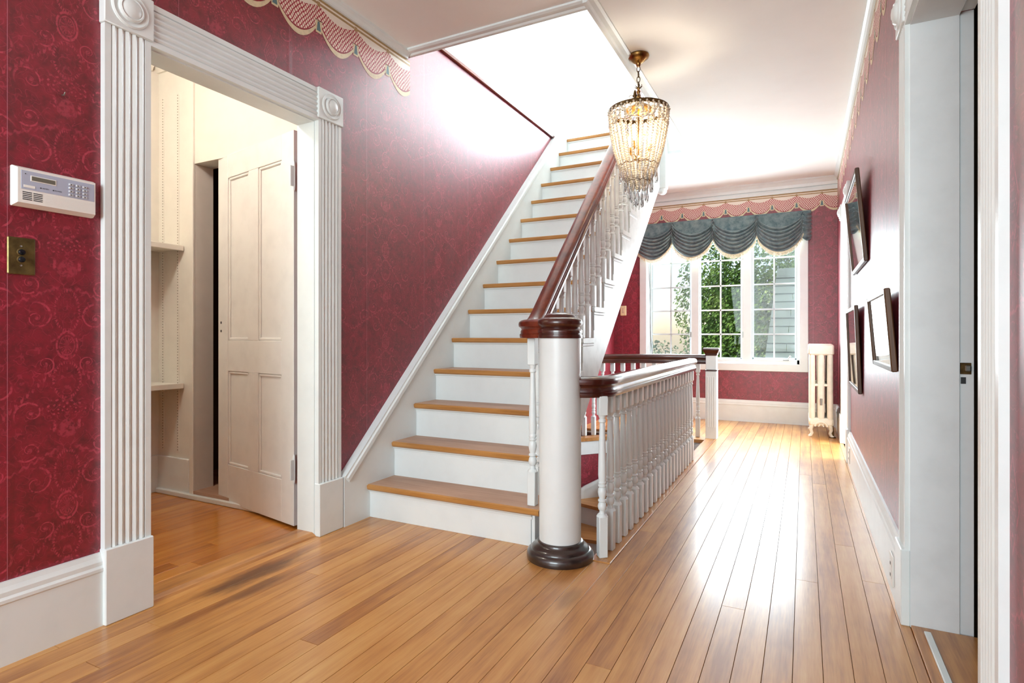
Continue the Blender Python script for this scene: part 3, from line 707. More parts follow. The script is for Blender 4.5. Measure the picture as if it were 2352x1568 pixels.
# ------------------------------------------------------------------ lower flight: winders rising to the gap in the railing
ls = thing('lower_staircase', 'oak winder steps coming up inside the stairwell', 'stairs', (0, 0, 0))
PV = Vector((-.90, 4.86))
def hit(ang):
    d = Vector((math.cos(ang), math.sin(ang))); best = 9
    for (a, b) in zip(CURVE[:-1], CURVE[1:]):
        a = Vector(a); b = Vector(b); e = b - a; den = d.x * e.y - d.y * e.x
        if abs(den) < 1e-9: continue
        w = a - PV; tt = (w.x * e.y - w.y * e.x) / den; uu = (w.x * d.y - w.y * d.x) / den
        if tt > 0 and -.02 <= uu <= 1.02: best = min(best, tt)
    if best > 8: best = (LX - PV.x) / d.x if d.x < -.1 else 1.0
    return PV + d * (best - .004)
angs = [186, 164, 142, 118, 92]
for k in range(4):
    z = -.195 * (4 - k); a0, a1 = math.radians(angs[k]), math.radians(angs[k + 1])
    d0 = Vector((math.cos(a0), math.sin(a0))); nn = Vector((d0.y, -d0.x)) * -.028
    poly_ = [PV + nn, hit(a0) + nn]
    for q in range(1, 6): poly_.append(hit(a0 + (a1 - a0) * q / 5))
    poly_.append(PV)
    n_ = len(poly_); g = G(); g.add([(p.x, p.y, z) for p in poly_] + [(p.x, p.y, z - .03) for p in poly_], [tuple(range(n_)), tuple(n_ + j for j in range(n_))] + [(j, (j + 1) % n_, n_ + (j + 1) % n_, n_ + j) for j in range(n_)])
    g.build('winder_tread', 'oak', ls)
    g = G(); A = PV; Bq = hit(a0); g.add([(A.x, A.y, z - .03), (Bq.x, Bq.y, z - .03), (Bq.x, Bq.y, z - .2), (A.x, A.y, z - .2)], [(0, 1, 2, 3)]); g.build('riser', 'white', ls)
for k in range(5):
    y0 = 4.74 - .23 * k; z = -.975 - .195 * k
    g = G(); g.box(LX + .02, -.87, y0 - .26, y0 + .0, z - .03, z, .004); g.build('tread', 'oak', ls)
    g = G(); g.box(LX + .02, -.87, y0 + .0 - .235, y0 - .215, z - .195, z - .03); g.build('riser', 'white', ls)
# skirt following the winders on the curved wall
g = G(); Vv = []; Ff = []; n_ = len(CURVE)
zt_ = [-.06, -.14, -.24, -.34, -.42, -.50, -.60, -.72, -.92]
for (x, y), z in zip(CURVE, zt_):
    cx, cy = Vector((x, y)) + (PV - Vector((x, y))).normalized() * .016
    Vv += [(cx, cy, z + .04), (cx, cy, z - .55), (cx, cy, z), (cx + .012, cy - .016, z + .04), (cx + .012, cy - .016, z)]
for i in range(n_ - 1):
    a = i * 5; b2 = a + 5; Ff += [(a, a + 1, b2 + 1, b2), (a + 3, a + 4, b2 + 4, b2 + 3), (a, a + 3, b2 + 3, b2)]
g.add(Vv, Ff); g.build('winder_skirt', 'white', ls)
# ------------------------------------------------------------------ hall window
win = tag(empty('window_1', (0, 0, 0)), 'white triple casement window with grid muntins at the end of the hall', None, None, 'structure')
g = G(); c = .085
g.box(WNX0 - c + .007, WNX0 + .007, BY - .024, BY, WNZ0 - .085, WNZ1 + c, .003); g.box(WNX1 - .007, WNX1 + c - .004, BY - .024, BY, WNZ0 - .085, WNZ1 + c, .003); g.box(WNX0, WNX1, BY - .024, BY, WNZ1, WNZ1 + c, .003); g.box(WNX0, WNX1, BY - .024, BY, WNZ0 - .085, WNZ0, .003)
g.build('casing', 'white', win)
g = G(); fy0, fy1 = BY, BY + .13
g.box(WNX0, WNX0 + .035, fy0, fy1, WNZ0, WNZ1); g.box(WNX1 - .03, WNX1, fy0, fy1, WNZ0, WNZ1); g.box(WNX0, WNX1, fy0, fy1, WNZ0, WNZ0 + .045); g.box(WNX0, WNX1, fy0, fy1, WNZ1 - .03, WNZ1)
g.box(-1.222, -1.132, fy0 + .01, fy1, WNZ0, WNZ1, .003); g.box(-.650, -.545, fy0 + .01, fy1, WNZ0, WNZ1, .003)
g.build('window_frame', 'white', win)
bays = [(-1.730, -1.222, True), (-1.132, -.650, False), (-.545, -.070, True)]
MZ = [1.014, 1.302, 1.592, 1.895]
for x0, x1, scr in bays:
    yy = BY + .075 if scr else BY + .085; zb, zt2 = WNZ0 + .045, WNZ1 - .03; fw = .024 if scr else .018
    g = G(); g.box(x0, x0 + fw, yy - .015, yy + .02, zb, zt2, .002); g.box(x1 - fw, x1, yy - .015, yy + .02, zb, zt2, .002); g.box(x0, x1, yy - .015, yy + .02, zb, zb + fw, .002); g.box(x0, x1, yy - .015, yy + .02, zt2 - fw, zt2, .002)
    xm = (x0 + x1) / 2; g.box(xm - .009, xm + .009, yy - .008, yy + .012, zb, zt2, .002)
    for z in MZ: g.box(x0, x1, yy - .008, yy + .012, z - .009, z + .009, .002)
    sash_o = g.build('sash_frame', 'white', win)
    zs = [zb + fw] + MZ + [zt2 - fw]
    for (xa, xb) in ((x0 + fw, xm - .009), (xm + .009, x1 - fw)):
        for za, zc_ in zip(zs[:-1], zs[1:]):
            g = G(); g.add([(xa, yy + .002, za), (xb, yy + .002, za), (xb, yy + .002, zc_), (xa, yy + .002, zc_)], [(0, 1, 2, 3)]); g.build('pane', 'glass', sash_o)
    if scr:
        g = G(); g.add([(x0 + .004, yy - .022, zb), (x1 - .004, yy - .022, zb), (x1 - .004, yy - .022, zt2), (x0 + .004, yy - .022, zt2)], [(0, 1, 2, 3)]); g.build('insect_screen', 'screen', win)
        g = G(); g.box(x0, x0 + .006, yy - .026, yy - .018, zb, zt2); g.box(x1 - .006, x1, yy - .026, yy - .018, zb, zt2); g.build('screen_frame', 'steel', win)
# crank handle and lift cord
g = G(); g.box(-.215, -.150, BY - .012, BY + .03, WNZ0 + .040, WNZ0 + .056, .004); g.tube([(-.16, BY + .0, WNZ0 + .056), (-.15, BY - .01, WNZ0 + .075), (-.14, BY - .02, WNZ0 + .085)], .006, 8); g.ball((-.14, BY - .02, WNZ0 + .086), .010); g.build('crank_handle', 'steel', win, True)
for xh in (-1.228, -.640):
    for zh in (1.01, 1.92):
        g = G(); g.box(xh - .008, xh + .008, BY + .0, BY + .012, zh - .035, zh + .035, .002); g.build('sash_lock', 'steel', win)
# ------------------------------------------------------------------ balloon shade
sh = thing('balloon_shade', 'teal velvet balloon shade gathered in four swags above the window', 'window shade', (0, 0, 0))
BX0, BX1, BZT = -1.905, .050, 2.372; NS = 4; SWW = (BX1 - .06 - BX0) / NS
def shade_pt(u, v):
    """u 0..NS across, v 0..1 from the rod down"""
    k = min(int(u), NS - 1); f = u - k; q = math.sin(PI * f); q2 = max(0., q) ** .62
    zcusp, zmid = BZT - .235, BZT - .44
    sag = .04 * v ** .5 * q2
    if v < .28:
        z = BZT - v / .28 * (.022 + .135 * q2) ; out = .035 + .012 * q2 * v
    else:
        w = (v - .28) / .72; za = BZT - .022 - .135 * q2; zb_ = zcusp - (zcusp - zmid) * q2
        z = za + (zb_ - za) * w
        fold = math.sin(w * PI * 13 + .9 * math.sin(f * 5 + k)); fold = 1 - 2 * (1 - (fold + 1) / 2) ** 1.6
        out = .050 + .030 * math.sin(PI * min(1, w * 1.1)) * q2 + .019 * fold * (1 if q > .05 else .6)
        z += .004 * fold * (1 - q2)
    d_ = f if f < .5 else 1 - f; pinch = 1 - .30 * math.exp(-(d_ / .09) ** 2) + (.45 + .18 * math.sin(v * 60)) * math.exp(-(d_ / .028) ** 2) * (1 if v > .02 else .2)
    return (BX0 + u * SWW + .006 * math.sin(v * 47 + k * 2) * (1 - q), BY - .026 - out * pinch, z)
g = G(); NU, NV = 96, 84
Vv = [shade_pt(NS * i / NU, j / NV) for j in range(NV + 1) for i in range(NU + 1)]
Ff = [(j * (NU + 1) + i, j * (NU + 1) + i + 1, (j + 1) * (NU + 1) + i + 1, (j + 1) * (NU + 1) + i) for j in range(NV) for i in range(NU)]
g.add(Vv, Ff)
g.build('swagged_cloth', 'velvet', sh, True)
# gathered return at the right end
g = G(); Vv = []; Ff = []; n1, n2 = 10, 50
for j in range(n2 + 1):
    w = j / n2; z = BZT - .30 * w
    for i in range(n1 + 1):
        f = i / n1; out = .055 + .020 * math.sin(PI * f) + .010 * math.sin(w * PI * 14 + f * 3)
        Vv.append((BX1 - .062 + .085 * f + .006 * math.sin(w * PI * 14), BY - .02 - out * math.cos(f * PI / 2) ** .5 if f < 1 else BY - .02, z - .03 * math.sin(PI * f)))
for j in range(n2):
    for i in range(n1): a = j * (n1 + 1) + i; Ff.append((a, a + 1, a + n1 + 2, a + n1 + 1))
g.add(Vv, Ff); g.build('gathered_end', 'velvet', sh, True)
g = G()
for i in range(4 * 34 + 1):
    u = NS * i / (4 * 34); x, y, z = shade_pt(u, 1.0); l = .036 + .008 * random.random(); wv = .0052
    g.box(x - wv, x + wv, y - .004, y + .004, z - l, z + .006)
fo = g.build('fringe', 'fringe', sh); fo['kind'] = 'stuff'
g = G(); g.tube([(x, y, z) for x, y, z in [shade_pt(NS * i / 136, 1.0) for i in range(137)]], .006, 6, up=(0, 1, 0)); g.build('fringe_braid', 'fringe', sh, True)
g = G(); g.box(BX0 - .01, BX1 + .02, BY - .05, BY - .002, BZT - .02, BZT + .012, .004); g.build('head_rail', 'velvet', sh)
cord = G(); cord.tube([(-1.72, BY - .045, 2.3), (-1.715, BY - .043, 1.6), (-1.70, BY - .043, 1.0), (-1.675, BY - .042, .70)], .004, 6); cord.build('lift_cord', 'dark', sh, True)
# ------------------------------------------------------------------ window upstairs and behind the viewer
def plain_window(name, x0, x1, y, z0, z1, label):
    w = tag(empty(name), label, None, None, 'structure')
    g = G(); g.box(x0, x0 + .05, y - .03, y + .03, z0, z1); g.box(x1 - .05, x1, y - .03, y + .03, z0, z1); g.box(x0, x1, y - .03, y + .03, z0, z0 + .05); g.box(x0, x1, y - .03, y + .03, z1 - .05, z1); g.box(x0, x1, y - .02, y + .02, (z0 + z1) / 2 - .02, (z0 + z1) / 2 + .02)
    g.build('window_frame', 'white', w)
    g = G(); g.add([(x0, y, z0), (x1, y, z0), (x1, y, z1), (x0, y, z1)], [(0, 1, 2, 3)]); g.build('pane', 'glass', w)
plain_window('window_2', U0, U1, 7.56, V0, V1, 'white sash window of the upper hall')
plain_window('window_3', -2.0, .2, FY - .06, .6, 2.4, 'white sash window behind the viewer')
# ------------------------------------------------------------------ pantry
PX, PY0, PYF = -3.70, .75, 2.25                        # back wall, near wall, far wall (faces)
g = G(); g.box(PX - .1, PX, PY0, PYF + .13, 0, CZ); structure('wall_pantry_back', g, 'cream', label='cream back wall of the pantry')
g = G(); g.box(PX, LX - t, PY0 - .1, PY0, 0, CZ); structure('wall_pantry_near', g, 'cream')
AX0, AX1, AZ = -3.34, LX - t - .005, 2.055
g = G(); g.box(PX, AX0, PYF, PYF + .125, 0, CZ); g.box(AX0, LX - t, PYF, PYF + .125, AZ, CZ); structure('wall_pantry_far', g, 'cream', label='cream far wall of the pantry with a dark doorway')
g = G(); g.box(PX, LX - t, PY0, PYF, CZ, CZ + .05); structure('ceiling_pantry', g, 'cream')
g = G(); g.extr([(0, 0), (.014, 0), (.03, .02), (.05, .045), (.05, .06), (0, .06)], (PX, PYF, CZ - .06), (LX - t, PYF, CZ - .06), (0, -1, 0), (0, 0, 1)); g.extr([(0, 0), (.014, 0), (.03, .02), (.05, .045), (.05, .06), (0, .06)], (PX, PY0, CZ - .0607), (PX, PYF - .0503, CZ - .0607), (1, 0, 0), (0, 0, 1)); structure('trim_pantry_crown', g, 'cream')
g = G(); g.box(PX, AX0 - .035, PYF - .016, PYF, 0, .235, .003); g.box(PX, PX + .016, PY0, PYF, 0, .235, .003); structure('baseboard_pantry', g, 'trimwhite')
g = G(); g.box(AX0 - .034, AX0 + .002, PYF - .014, PYF + .002, 0, CZ - .06, .003); structure('trim_pantry_corner', g, 'cream')
g = G(); g.box(PX, AX1, PYF + .125, PYF + .14, 0, .0); 
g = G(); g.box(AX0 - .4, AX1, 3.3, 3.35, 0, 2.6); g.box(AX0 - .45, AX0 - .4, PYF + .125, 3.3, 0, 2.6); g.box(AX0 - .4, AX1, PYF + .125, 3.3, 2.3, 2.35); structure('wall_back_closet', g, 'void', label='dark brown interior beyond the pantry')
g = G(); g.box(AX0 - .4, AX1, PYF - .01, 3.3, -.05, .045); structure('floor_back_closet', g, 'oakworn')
g = G(); g.box(PX + .016, AX1, PYF - .034, PYF - .012, 0, .030, .004); structure('trim_pantry_threshold', g, 'trimwhite')
g = G(); g.box(PX, LX - t, PY0, PYF, -.1, -.022); pf = structure('floor_pantry', g, 'void', label='amber fir boards of the pantry floor')
x = PX
while x < LX - t - .01:
    x1 = min(x + PW, LX - t); c = random.uniform(1.1, 2.0); plank(x, x1, PY0, c, 'pantryfloor', pf); plank(x, x1, c, PYF, 'pantryfloor', pf); x = x1
# threshold board in the doorway
g = G(); g.extr([(-.026, 0), (-.020, .008), (.0, .018), (.10, .018), (.118, .010), (.124, 0)], (LX - .012, DY0, 0), (LX - .012, DY1, 0), (-1, 0, 0), (0, 0, 1)); tag(g.build('door_threshold', 'floor'), 'raised wooden threshold at the foot of the pantry doorway', 'threshold')
# shelves with their front lip, and perforated standards
for z, lab in ((1.555, 'upper white shelf on the pantry back wall'), (.700, 'lower white shelf on the pantry back wall')):
    s_ = thing('pantry_shelf', lab, 'shelf', (0, 0, z), group='pantry shelves')
    g = G(); g.box(PX + .002, -3.455, PY0 + .01, PYF - .004, -.020, 0, .002); g.build('board', 'cream', s_)
    g = G(); g.box(-3.455, -3.437, PY0 + .01, PYF - .004, -.030, .004, .003); g.build('front_lip', 'cream', s_)
for k, xx in enumerate((-3.652, -3.500)):
    st = thing('shelf_standard', 'perforated white shelf strip %s' % ('nearest the pantry corner' if k == 0 else 'nearest the dark doorway'), 'shelf strip', (xx, PYF - .004, .27), group='shelf strips')
    g = G(); g.box(-.010, .010, 0, .006, 0, 2.25, .001); g.build('strip', 'cream', st)
    g = G()
    for q in range(128): g.box(-.0022, .0022, -.0012, .001, .01 + .0175 * q, .0152 + .0175 * q)
    so_ = g.build('slots', 'void', st); so_['kind'] = 'stuff'
# pantry lamp (out of sight above the doorway)
pl = thing('pantry_lamp', 'round ceiling lamp of the pantry', 'lamp', (-2.75, 1.25, CZ))
g = G(); g.lathe([(.10, 0), (.10, -.02), (.09, -.025)], 24); g.build('base', 'trimwhite', pl, True)
g = G(); g.lathe([(.085, -.022), (.10, -.06), (.08, -.10), (.03, -.115), (.001, -.117)], 24); g.build('globe', 'bulb2', pl, True)
pll = bpy.data.lights.new('pantry_lamp_light', 'POINT'); pll.energy = 17; pll.shadow_soft_size = .1; pll.color = (1, .975, .93)
plo = bpy.data.objects.new('pantry_lamp_light', pll); COL.objects.link(plo); plo.location = (-2.75, 1.25, CZ - .22)
# ---- four-panel door standing open into the pantry
HP = Vector((-2.345, 2.118)); FE = Vector((-3.135, 2.262)); dirv = (FE - HP); DW = dirv.length; dang = math.atan2(dirv.y, dirv.x)
door = tag(empty('door_1', (HP.x, HP.y, .016), (0, 0, dang)), 'white four-panel door standing open into the pantry', None, None, 'structure')
DH, DT = 2.045, .036; SW = .115
# local: +x along the leaf, visible face is at y = 0 (towards the viewer), thickness goes to the far side
def dbox(name, x0, x1, z0, z1, y0=0., y1=None, mat='doorpaint', c=.002, parent=None):
    g = G(); g.box(x0, x1, -(DT if y1 is None else y1), -y0, z0, z1, c); return g.build(name, mat, parent or door)
# the leaf runs in -x direction of the world, so its local -y side looks away from the viewer: mirror thickness
rails = [(0, .225), (.775, .955), (DH - .135, DH)]
dbox('stile', 0, SW, 0, DH); dbox('stile', DW - SW, DW, 0, DH); mid = DW / 2
for z0, z1 in rails: dbox('rail', SW, DW - SW, z0, z1, .0008)
for z0, z1 in ((.225, .775), (.955, DH - .135)):
    dbox('mullion', mid - .052, mid + .052, z0, z1, .0008)
    for x0, x1 in ((SW, mid - .052), (mid + .052, DW - SW)):
        dbox('panel', x0, x1, z0, z1, .012, .026)
        g = G()
        for (a0, a1, b0, b1) in ((x0, x0 + .016, z0, z1), (x1 - .016, x1, z0, z1), (x0, x1, z0, z0 + .016), (x0, x1, z1 - .016, z1)): g.box(a0, a1, -.014, -.004, b0, b1, .004)
        g.build('panel_moulding', 'doorpaint', door)
for z in (.955 + .055, .955 + .105):
    g = G(); g.lathe([(.008, -.002), (.008, .0012)], 12, (DW - .035, -.0005, z), 'y'); g.build('knob_hole', 'dark', door)
for z in (.295, 1.80):
    hg = G(); hg.lathe([(.002, -.075), (.006, -.068), (.007, -.060), (.0075, -.055), (.0075, .055), (.007, .060), (.006, .068), (.002, .078)], 12, (-.014, .006, z)); hg.box(-.012, .001, .001, .004, z - .052, z + .052); hg.box(-.001, .0015, -.034, .0, z - .052, z + .052)
    ho = hg.build('hinge', 'trimwhite', door, True)
    g = G(); g.box(-.020, -.014, .0, .030, z - .052, z + .052, .001); g.build('hinge_leaf', 'trimwhite', door)
    g = G()
    for q in (-.035, 0, .035): g.lathe([(.004, 0), (.004, .0012)], 8, (-.0205, .012, z + q), 'x')
# ------------------------------------------------------------------ right side rooms
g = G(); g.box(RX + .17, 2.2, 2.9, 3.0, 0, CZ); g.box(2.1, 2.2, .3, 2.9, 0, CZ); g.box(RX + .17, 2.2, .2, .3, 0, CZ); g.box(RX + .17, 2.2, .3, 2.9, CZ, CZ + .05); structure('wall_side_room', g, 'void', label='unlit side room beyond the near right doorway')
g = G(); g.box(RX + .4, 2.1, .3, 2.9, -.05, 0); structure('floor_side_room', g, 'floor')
g = G(); g.box(RX + .001, RX + .4, RD0, RD1, -.02, .008, .002); tag(g.build('door_threshold', 'floor'), 'worn wooden threshold of the near right doorway', 'threshold')
g = G(); g.box(RX + .030, RX + .050, RD0, RD1 - .05, .008, .018, .002); tag(g.build('threshold_sunlit_strip', 'trimwhite'), 'white strip standing for a sunlit line along the near right threshold', 'strip')  # sunlight on the threshold, put in as a white strip
g = G(); g.box(RX + .17, 2.0, 4.6, 4.7, 0, CZ); g.box(RX + .17, 2.0, 7.07, 7.17, 0, CZ); g.box(RX + .17, 2.0, 4.7, 7.07, CZ, CZ + .05); g.box(1.9, 2.0, 4.7, 5.05, 0, CZ); g.box(1.9, 2.0, 6.75, 7.07, 0, CZ); g.box(1.9, 2.0, 5.05, 6.75, 0, .65); g.box(1.9, 2.0, 5.05, 6.75, 2.25, CZ)
structure('wall_added_room', g, 'upwhite', label='unseen white room added beyond the far right doorway for its fill light')  # room added out of view so fill light comes through the far doorway
g = G(); g.box(RX + .4, 1.95, 4.7, 7.07, -.05, 0); structure('floor_added_room', g, 'floor')
w4 = tag(empty('window_added_room'), 'white sash window added in the unseen far right room', None, None, 'structure')  # added window that goes with the fill lamp
g = G(); g.box(1.92, 1.98, 5.05, 5.10, .65, 2.25); g.box(1.92, 1.98, 6.70, 6.75, .65, 2.25); g.box(1.92, 1.98, 5.10, 6.70, .65, .70); g.box(1.92, 1.98, 5.10, 6.70, 2.20, 2.25); g.box(1.93, 1.97, 5.10, 6.70, 1.43, 1.47); g.build('window_frame', 'white', w4)
g = G(); g.add([(1.95, 5.1, .7), (1.95, 6.7, .7), (1.95, 6.7, 2.2), (1.95, 5.1, 2.2)], [(0, 1, 2, 3)]); g.build('pane', 'glass', w4)
# strike plate and mortise on the near right jamb
sp_ = thing('strike_plate', 'worn metal latch keeper on the right door jamb', 'latch', (RX + .152, RD1 + .010, .875))
g = G(); g.box(-.014, .016, -.003, 0, -.004, .034, .001); g.build('plate', 'bronze', sp_)
g = G(); g.box(-.002, .014, -.014, -.003, .006, .026, .003); g.build('keeper', 'steel', sp_)
g = G(); g.box(-.012, .002, -.0012, .0, -.036, -.014); g.build('mortise', 'dark', sp_)
# ------------------------------------------------------------------ radiator
ra = thing('radiator', 'cream cast iron column radiator standing in the back right corner', 'radiator', (.148, 6.36, 0))
secs = 8; PT = .068
def rad_section(end):
    g = G()
    for k, xx in enumerate((-.078, 0, .078)):
        g.lathe([(.020, .15), (.028, .18), (.030, .25), (.030, .76), (.028, .83), (.02, .86)], 14, (xx, 0, 0), sy=.85, sx=1.05 if k == 1 else .92)
    V = []
    g.box(-.112, .112, -.030, .030, .805, .912, .014)
    g.box(-.108, .108, -.026, .026, .110, .190, .016)
    g.box(-.09, .09, -.014, .014, .50, .525, .006)
    return g
s0 = rad_section(True); me_s = s0.me('section', True)
for k in range(secs): obj('section', me_s, 'radiator', ra, (0, .032 + PT * k, 0))
for yy in (.032, .032 + PT * (secs - 1)):
    for sx in (-1, 1):
        g = G(); g.tube([(sx * .062, yy, .15), (sx * .082, yy, .105), (sx * .088, yy, .07), (sx * .078, yy, .04), (sx * .092, yy, .012), (sx * .108, yy - .004, .006)], .017, 10, up=(0, 1, 0), scales=[1.5, 1.2, .95, .8, .9, .7]); g.build('foot', 'radiator', ra, True)
g = G(); pr_ = [(.052 * math.cos(PI * k / 14), .108 + .045 * math.sin(PI * k / 14)) for k in range(15)]
g.tube([(a, -.004, z) for a, z in pr_], .010, 8, up=(0, 1, 0))
for sx in (-1, 1):
    g.tube([(sx * (.030 + .016 * math.cos(a / 10 * 4.4)) , -.004, .125 + .016 * math.sin(a / 10 * 4.4)) for a in range(11)], .006, 6, up=(0, 1, 0))
g.build('scroll_ornament', 'radiator', ra, True)
g = G(); g.tube([(.0, -.006, .335), (.0, -.024, .335)], .006, 8); g.tube([(.0, -.024, .320), (.0, -.024, .385)], .0095, 10, up=(0, 1, 0)); g.build('air_vent', 'steel', ra, True)
g = G(); g.tube([(.10, .04, .0), (.10, .04, .07), (.095, .04, .12)], .013, 10); g.lathe([(.030, 0), (.030, .008), (.015, .012)], 14, (.10, .04, 0)); g.build('pipe', 'bronze', ra, True)
# ------------------------------------------------------------------ pictures on the right wall
def picture(name, label, y0, y1, z0, z1, lean, fw=.026):
    W_, H_ = y1 - y0, z1 - z0; th = math.atan2(lean, H_)
    p = thing(name, label, 'picture', (RX - .004, (y0 + y1) / 2, z0), (0, -th, 0), 'framed pictures on the right wall')
    d = .022
    for (a, b, c0, c1) in ((-W_ / 2, -W_ / 2 + fw, 0, H_), (W_ / 2 - fw, W_ / 2, 0, H_)):
        g = G(); g.box(-d, 0, a, b, c0, c1, .004); g.build('frame_side', 'walnut', p)
    for (c0, c1) in ((0, fw), (H_ - fw, H_)):
        g = G(); g.box(-d + .001, 0, -W_ / 2 + fw, W_ / 2 - fw, c0, c1, .003); g.build('frame_rail', 'walnut', p)
    g = G(); g.box(-.010, -.004, -W_ / 2 + fw, W_ / 2 - fw, fw, H_ - fw); g.build('mat_board', 'mat', p)
    g = G(); g.box(-.0112, -.0102, -W_ / 2 + fw + .09, W_ / 2 - fw - .09, fw + .07, H_ - fw - .07); g.build('print', 'print', p)
    g = G(); g.add([(-.014, -W_ / 2 + fw, fw), (-.014, W_ / 2 - fw, fw), (-.014, W_ / 2 - fw, H_ - fw), (-.014, -W_ / 2 + fw, H_ - fw)], [(0, 1, 2, 3)]); g.build('glazing', 'picglass', p)
m, nt, b = new_mat('pale_print'); setp(b, rough=.8)
nt.links.new(ramp(nt, noise(nt, coords(nt), 6, 4, .6), [(.35, srgb(176, 190, 192)), (.5, srgb(214, 222, 222)), (.65, srgb(232, 234, 232))]), b.inputs['Base Color']); M['print'] = m
picture('framed_picture', 'large framed picture hung highest on the right wall', 3.76, 4.66, 1.42, 1.95, .045)
picture('framed_picture', 'framed picture hung low beside the far doorway', 4.14, 4.98, .635, 1.19, .022)
picture('framed_picture', 'small framed picture hung nearest the right doorway', 2.62, 3.30, .86, 1.185, .026, .022)
# nail left in the wall
nl = G(); nl.tube([(RX, 3.44, 1.06), (RX - .015, 3.44, 1.062)], .002, 6); nl.lathe([(.001, 0), (.006, .001), (.006, .003)], 10, (RX - .016, 3.44, 1.062), 'x'); tag(nl.build('wall_nail', 'steel', None, True), 'bare nail left in the right wall between pictures', 'nail')
# ------------------------------------------------------------------ outlets, thermostat, keypad, switch
def outlet(label, y, z):
    o = thing('wall_outlet', label, 'outlet', (RX - .022, y, z))
    g = G(); g.box(-.006, 0, -.038, .038, -.058, .058, .002); g.build('cover_plate', 'plastic', o)
    for dz in (-.022, .022):
        g = G(); g.box(-.0078, -.005, -.015, .015, dz - .013, dz + .013, .002); g.build('socket', 'plastic', o)
        g = G(); g.box(-.0086, -.0070, -.007, -.004, dz - .006, dz + .006); g.box(-.0086, -.0070, .004, .007, dz - .006, dz + .006); g.build('slots', 'dark', o)
outlet('white outlet in the right baseboard near the doorway', 2.62, .105)
outlet('small white outlet in the right baseboard by the far doorway', 4.95, .105)
th_ = thing('thermostat', 'cream rounded thermostat on the end wall left of the window', 'thermostat', (-2.057, BY, 1.315))
g = G(); g.box(-.040, .040, -.018, 0, -.064, .064, .012); g.build('case', 'ivory', th_)
g = G(); g.box(-.012, .012, -.021, -.016, -.03, .035, .003); g.build('dial_window', 'bordercream', th_)
KY0, KY1, KZ0, KZ1 = .866, 1.092, 1.400, 1.524
kp = thing('alarm_keypad', 'white alarm keypad with blue-grey panel and small screen beside the doorway', 'keypad', (LX, (KY0 + KY1) / 2, (KZ0 + KZ1) / 2))
kw, kh = KY1 - KY0, KZ1 - KZ0
g = G(); g.box(0, .010, -kw / 2, kw / 2, -kh / 2, kh / 2, .002); g.build('back_plate', 'plastic', kp)
V = []; a, b_ = kw / 2, kh / 2
for d_, s_ in ((.010, 0), (.030, .008)): V += [(d_, -a + s_, -b_ + s_ * 1.2), (d_, a - s_ * .3, -b_ + s_ * 1.2), (d_, a - s_ * .3, b_ - s_), (d_, -a + s_, b_ - s_)]
g = G(); g.add(V, [(0, 1, 2, 3), (4, 5, 6, 7), (0, 1, 5, 4), (1, 2, 6, 5), (2, 3, 7, 6), (3, 0, 4, 7)]); g.build('housing', 'plastic', kp)
g = G(); g.box(.0295, .0308, -a + .016, a - .006, -.010, b_ - .014, .0005); g.build('panel', 'keyblue', kp)
g = G(); g.box(.0305, .0320, -a + .040, -.004, .018, .036, .0008); g.build('screen_bezel', 'plastic', kp)
g = G(); g.box(.0318, .0323, -a + .043, -.007, .0205, .0335); g.build('screen', 'lcd', kp)
km = G().box(.0305, .0345, -.0065, .0065, -.0036, .0036, .0012).me('key'); dm = G().box(.0344, .0350, -.0015, .0015, -.0015, .0015).me('key_digit')
for r_ in range(4):
    for c_ in range(3):
        k_o = obj('key', km, 'keygrey', kp, (0, .037 + .020 * c_, .032 - .0112 * r_)); obj('key_digit', dm, 'dark', k_o)
g = G()
for q in range(5):
    for (s0, s1) in ((-a + .020, -a + .044), (-a + .048, -a + .072)): g.box(.0296, .0306, s0, s1, -.020 - .0055 * q, -.0175 - .0055 * q)
g.build('speaker_grille', 'dark', kp)
g = G()
for q in range(8): g.box(.0298, .0306, -.034, a - .008, -.018 - .0042 * q, -.0168 - .0042 * q)
g.build('ribbing', 'plastic', kp)
g = G(); g.box(.0306, .0316, -a + .022, -a + .052, -.004, .004, .002); g.build('name_badge', 'plastic', kp)
for yy, tx in ((-.034, 'ARMED'), (.000, 'POWER')):
    g = G(); g.lathe([(.0018, 0), (.0018, .0012)], 10, (.0306, yy - .012, .002), 'x'); g.build('status_light', 'dark', kp)
    cu = bpy.data.curves.new('status_text', 'FONT'); cu.body = tx; cu.size = .0055; cu.align_y = 'CENTER'
    to = bpy.data.objects.new('status_text', cu); COL.objects.link(to)
    dg = bpy.context.evaluated_depsgraph_get(); mt = bpy.data.meshes.new_from_object(to.evaluated_get(dg)); bpy.data.objects.remove(to)
    mt.transform(Matrix(((0, 0, 1, .0312), (1, 0, 0, yy - .008), (0, 1, 0, .002), (0, 0, 0, 1)))); obj('status_text', mt, 'dark', kp)
g = G(); g.lathe([(.0015, 0), (.0015, .001)], 8, (.0306, -a + .027, b_ - .024), 'x'); g.build('indicator', 'dark', kp)
sw = thing('push_button_switch', 'old brass push-button light switch plate below the keypad', 'light switch', (LX, .894, 1.247))
g = G(); g.box(0, .006, -.036, .036, -.0575, .0575, .003); g.build('plate', 'plate', sw)
for dz, mt_ in ((.0115, 'blackbtn'), (-.0115, 'pearl')):
    g = G(); g.lathe([(.0115, 0), (.0115, .002), (.010, .003)], 20, (.006, -.002, dz), 'x'); g.build('button_collar', 'plate', sw, True)
    g = G(); g.lathe([(.009, 0), (.009, .007), (.007, .010), (.001, .011)], 20, (.007, -.002, dz), 'x'); g.build('button', mt_, sw, True)
for dz in (.030, -.030):
    g = G(); g.lathe([(.003, 0), (.003, .001), (.001, .0018)], 10, (.006, -.002, dz), 'x'); g.build('screw', 'steel', sw)
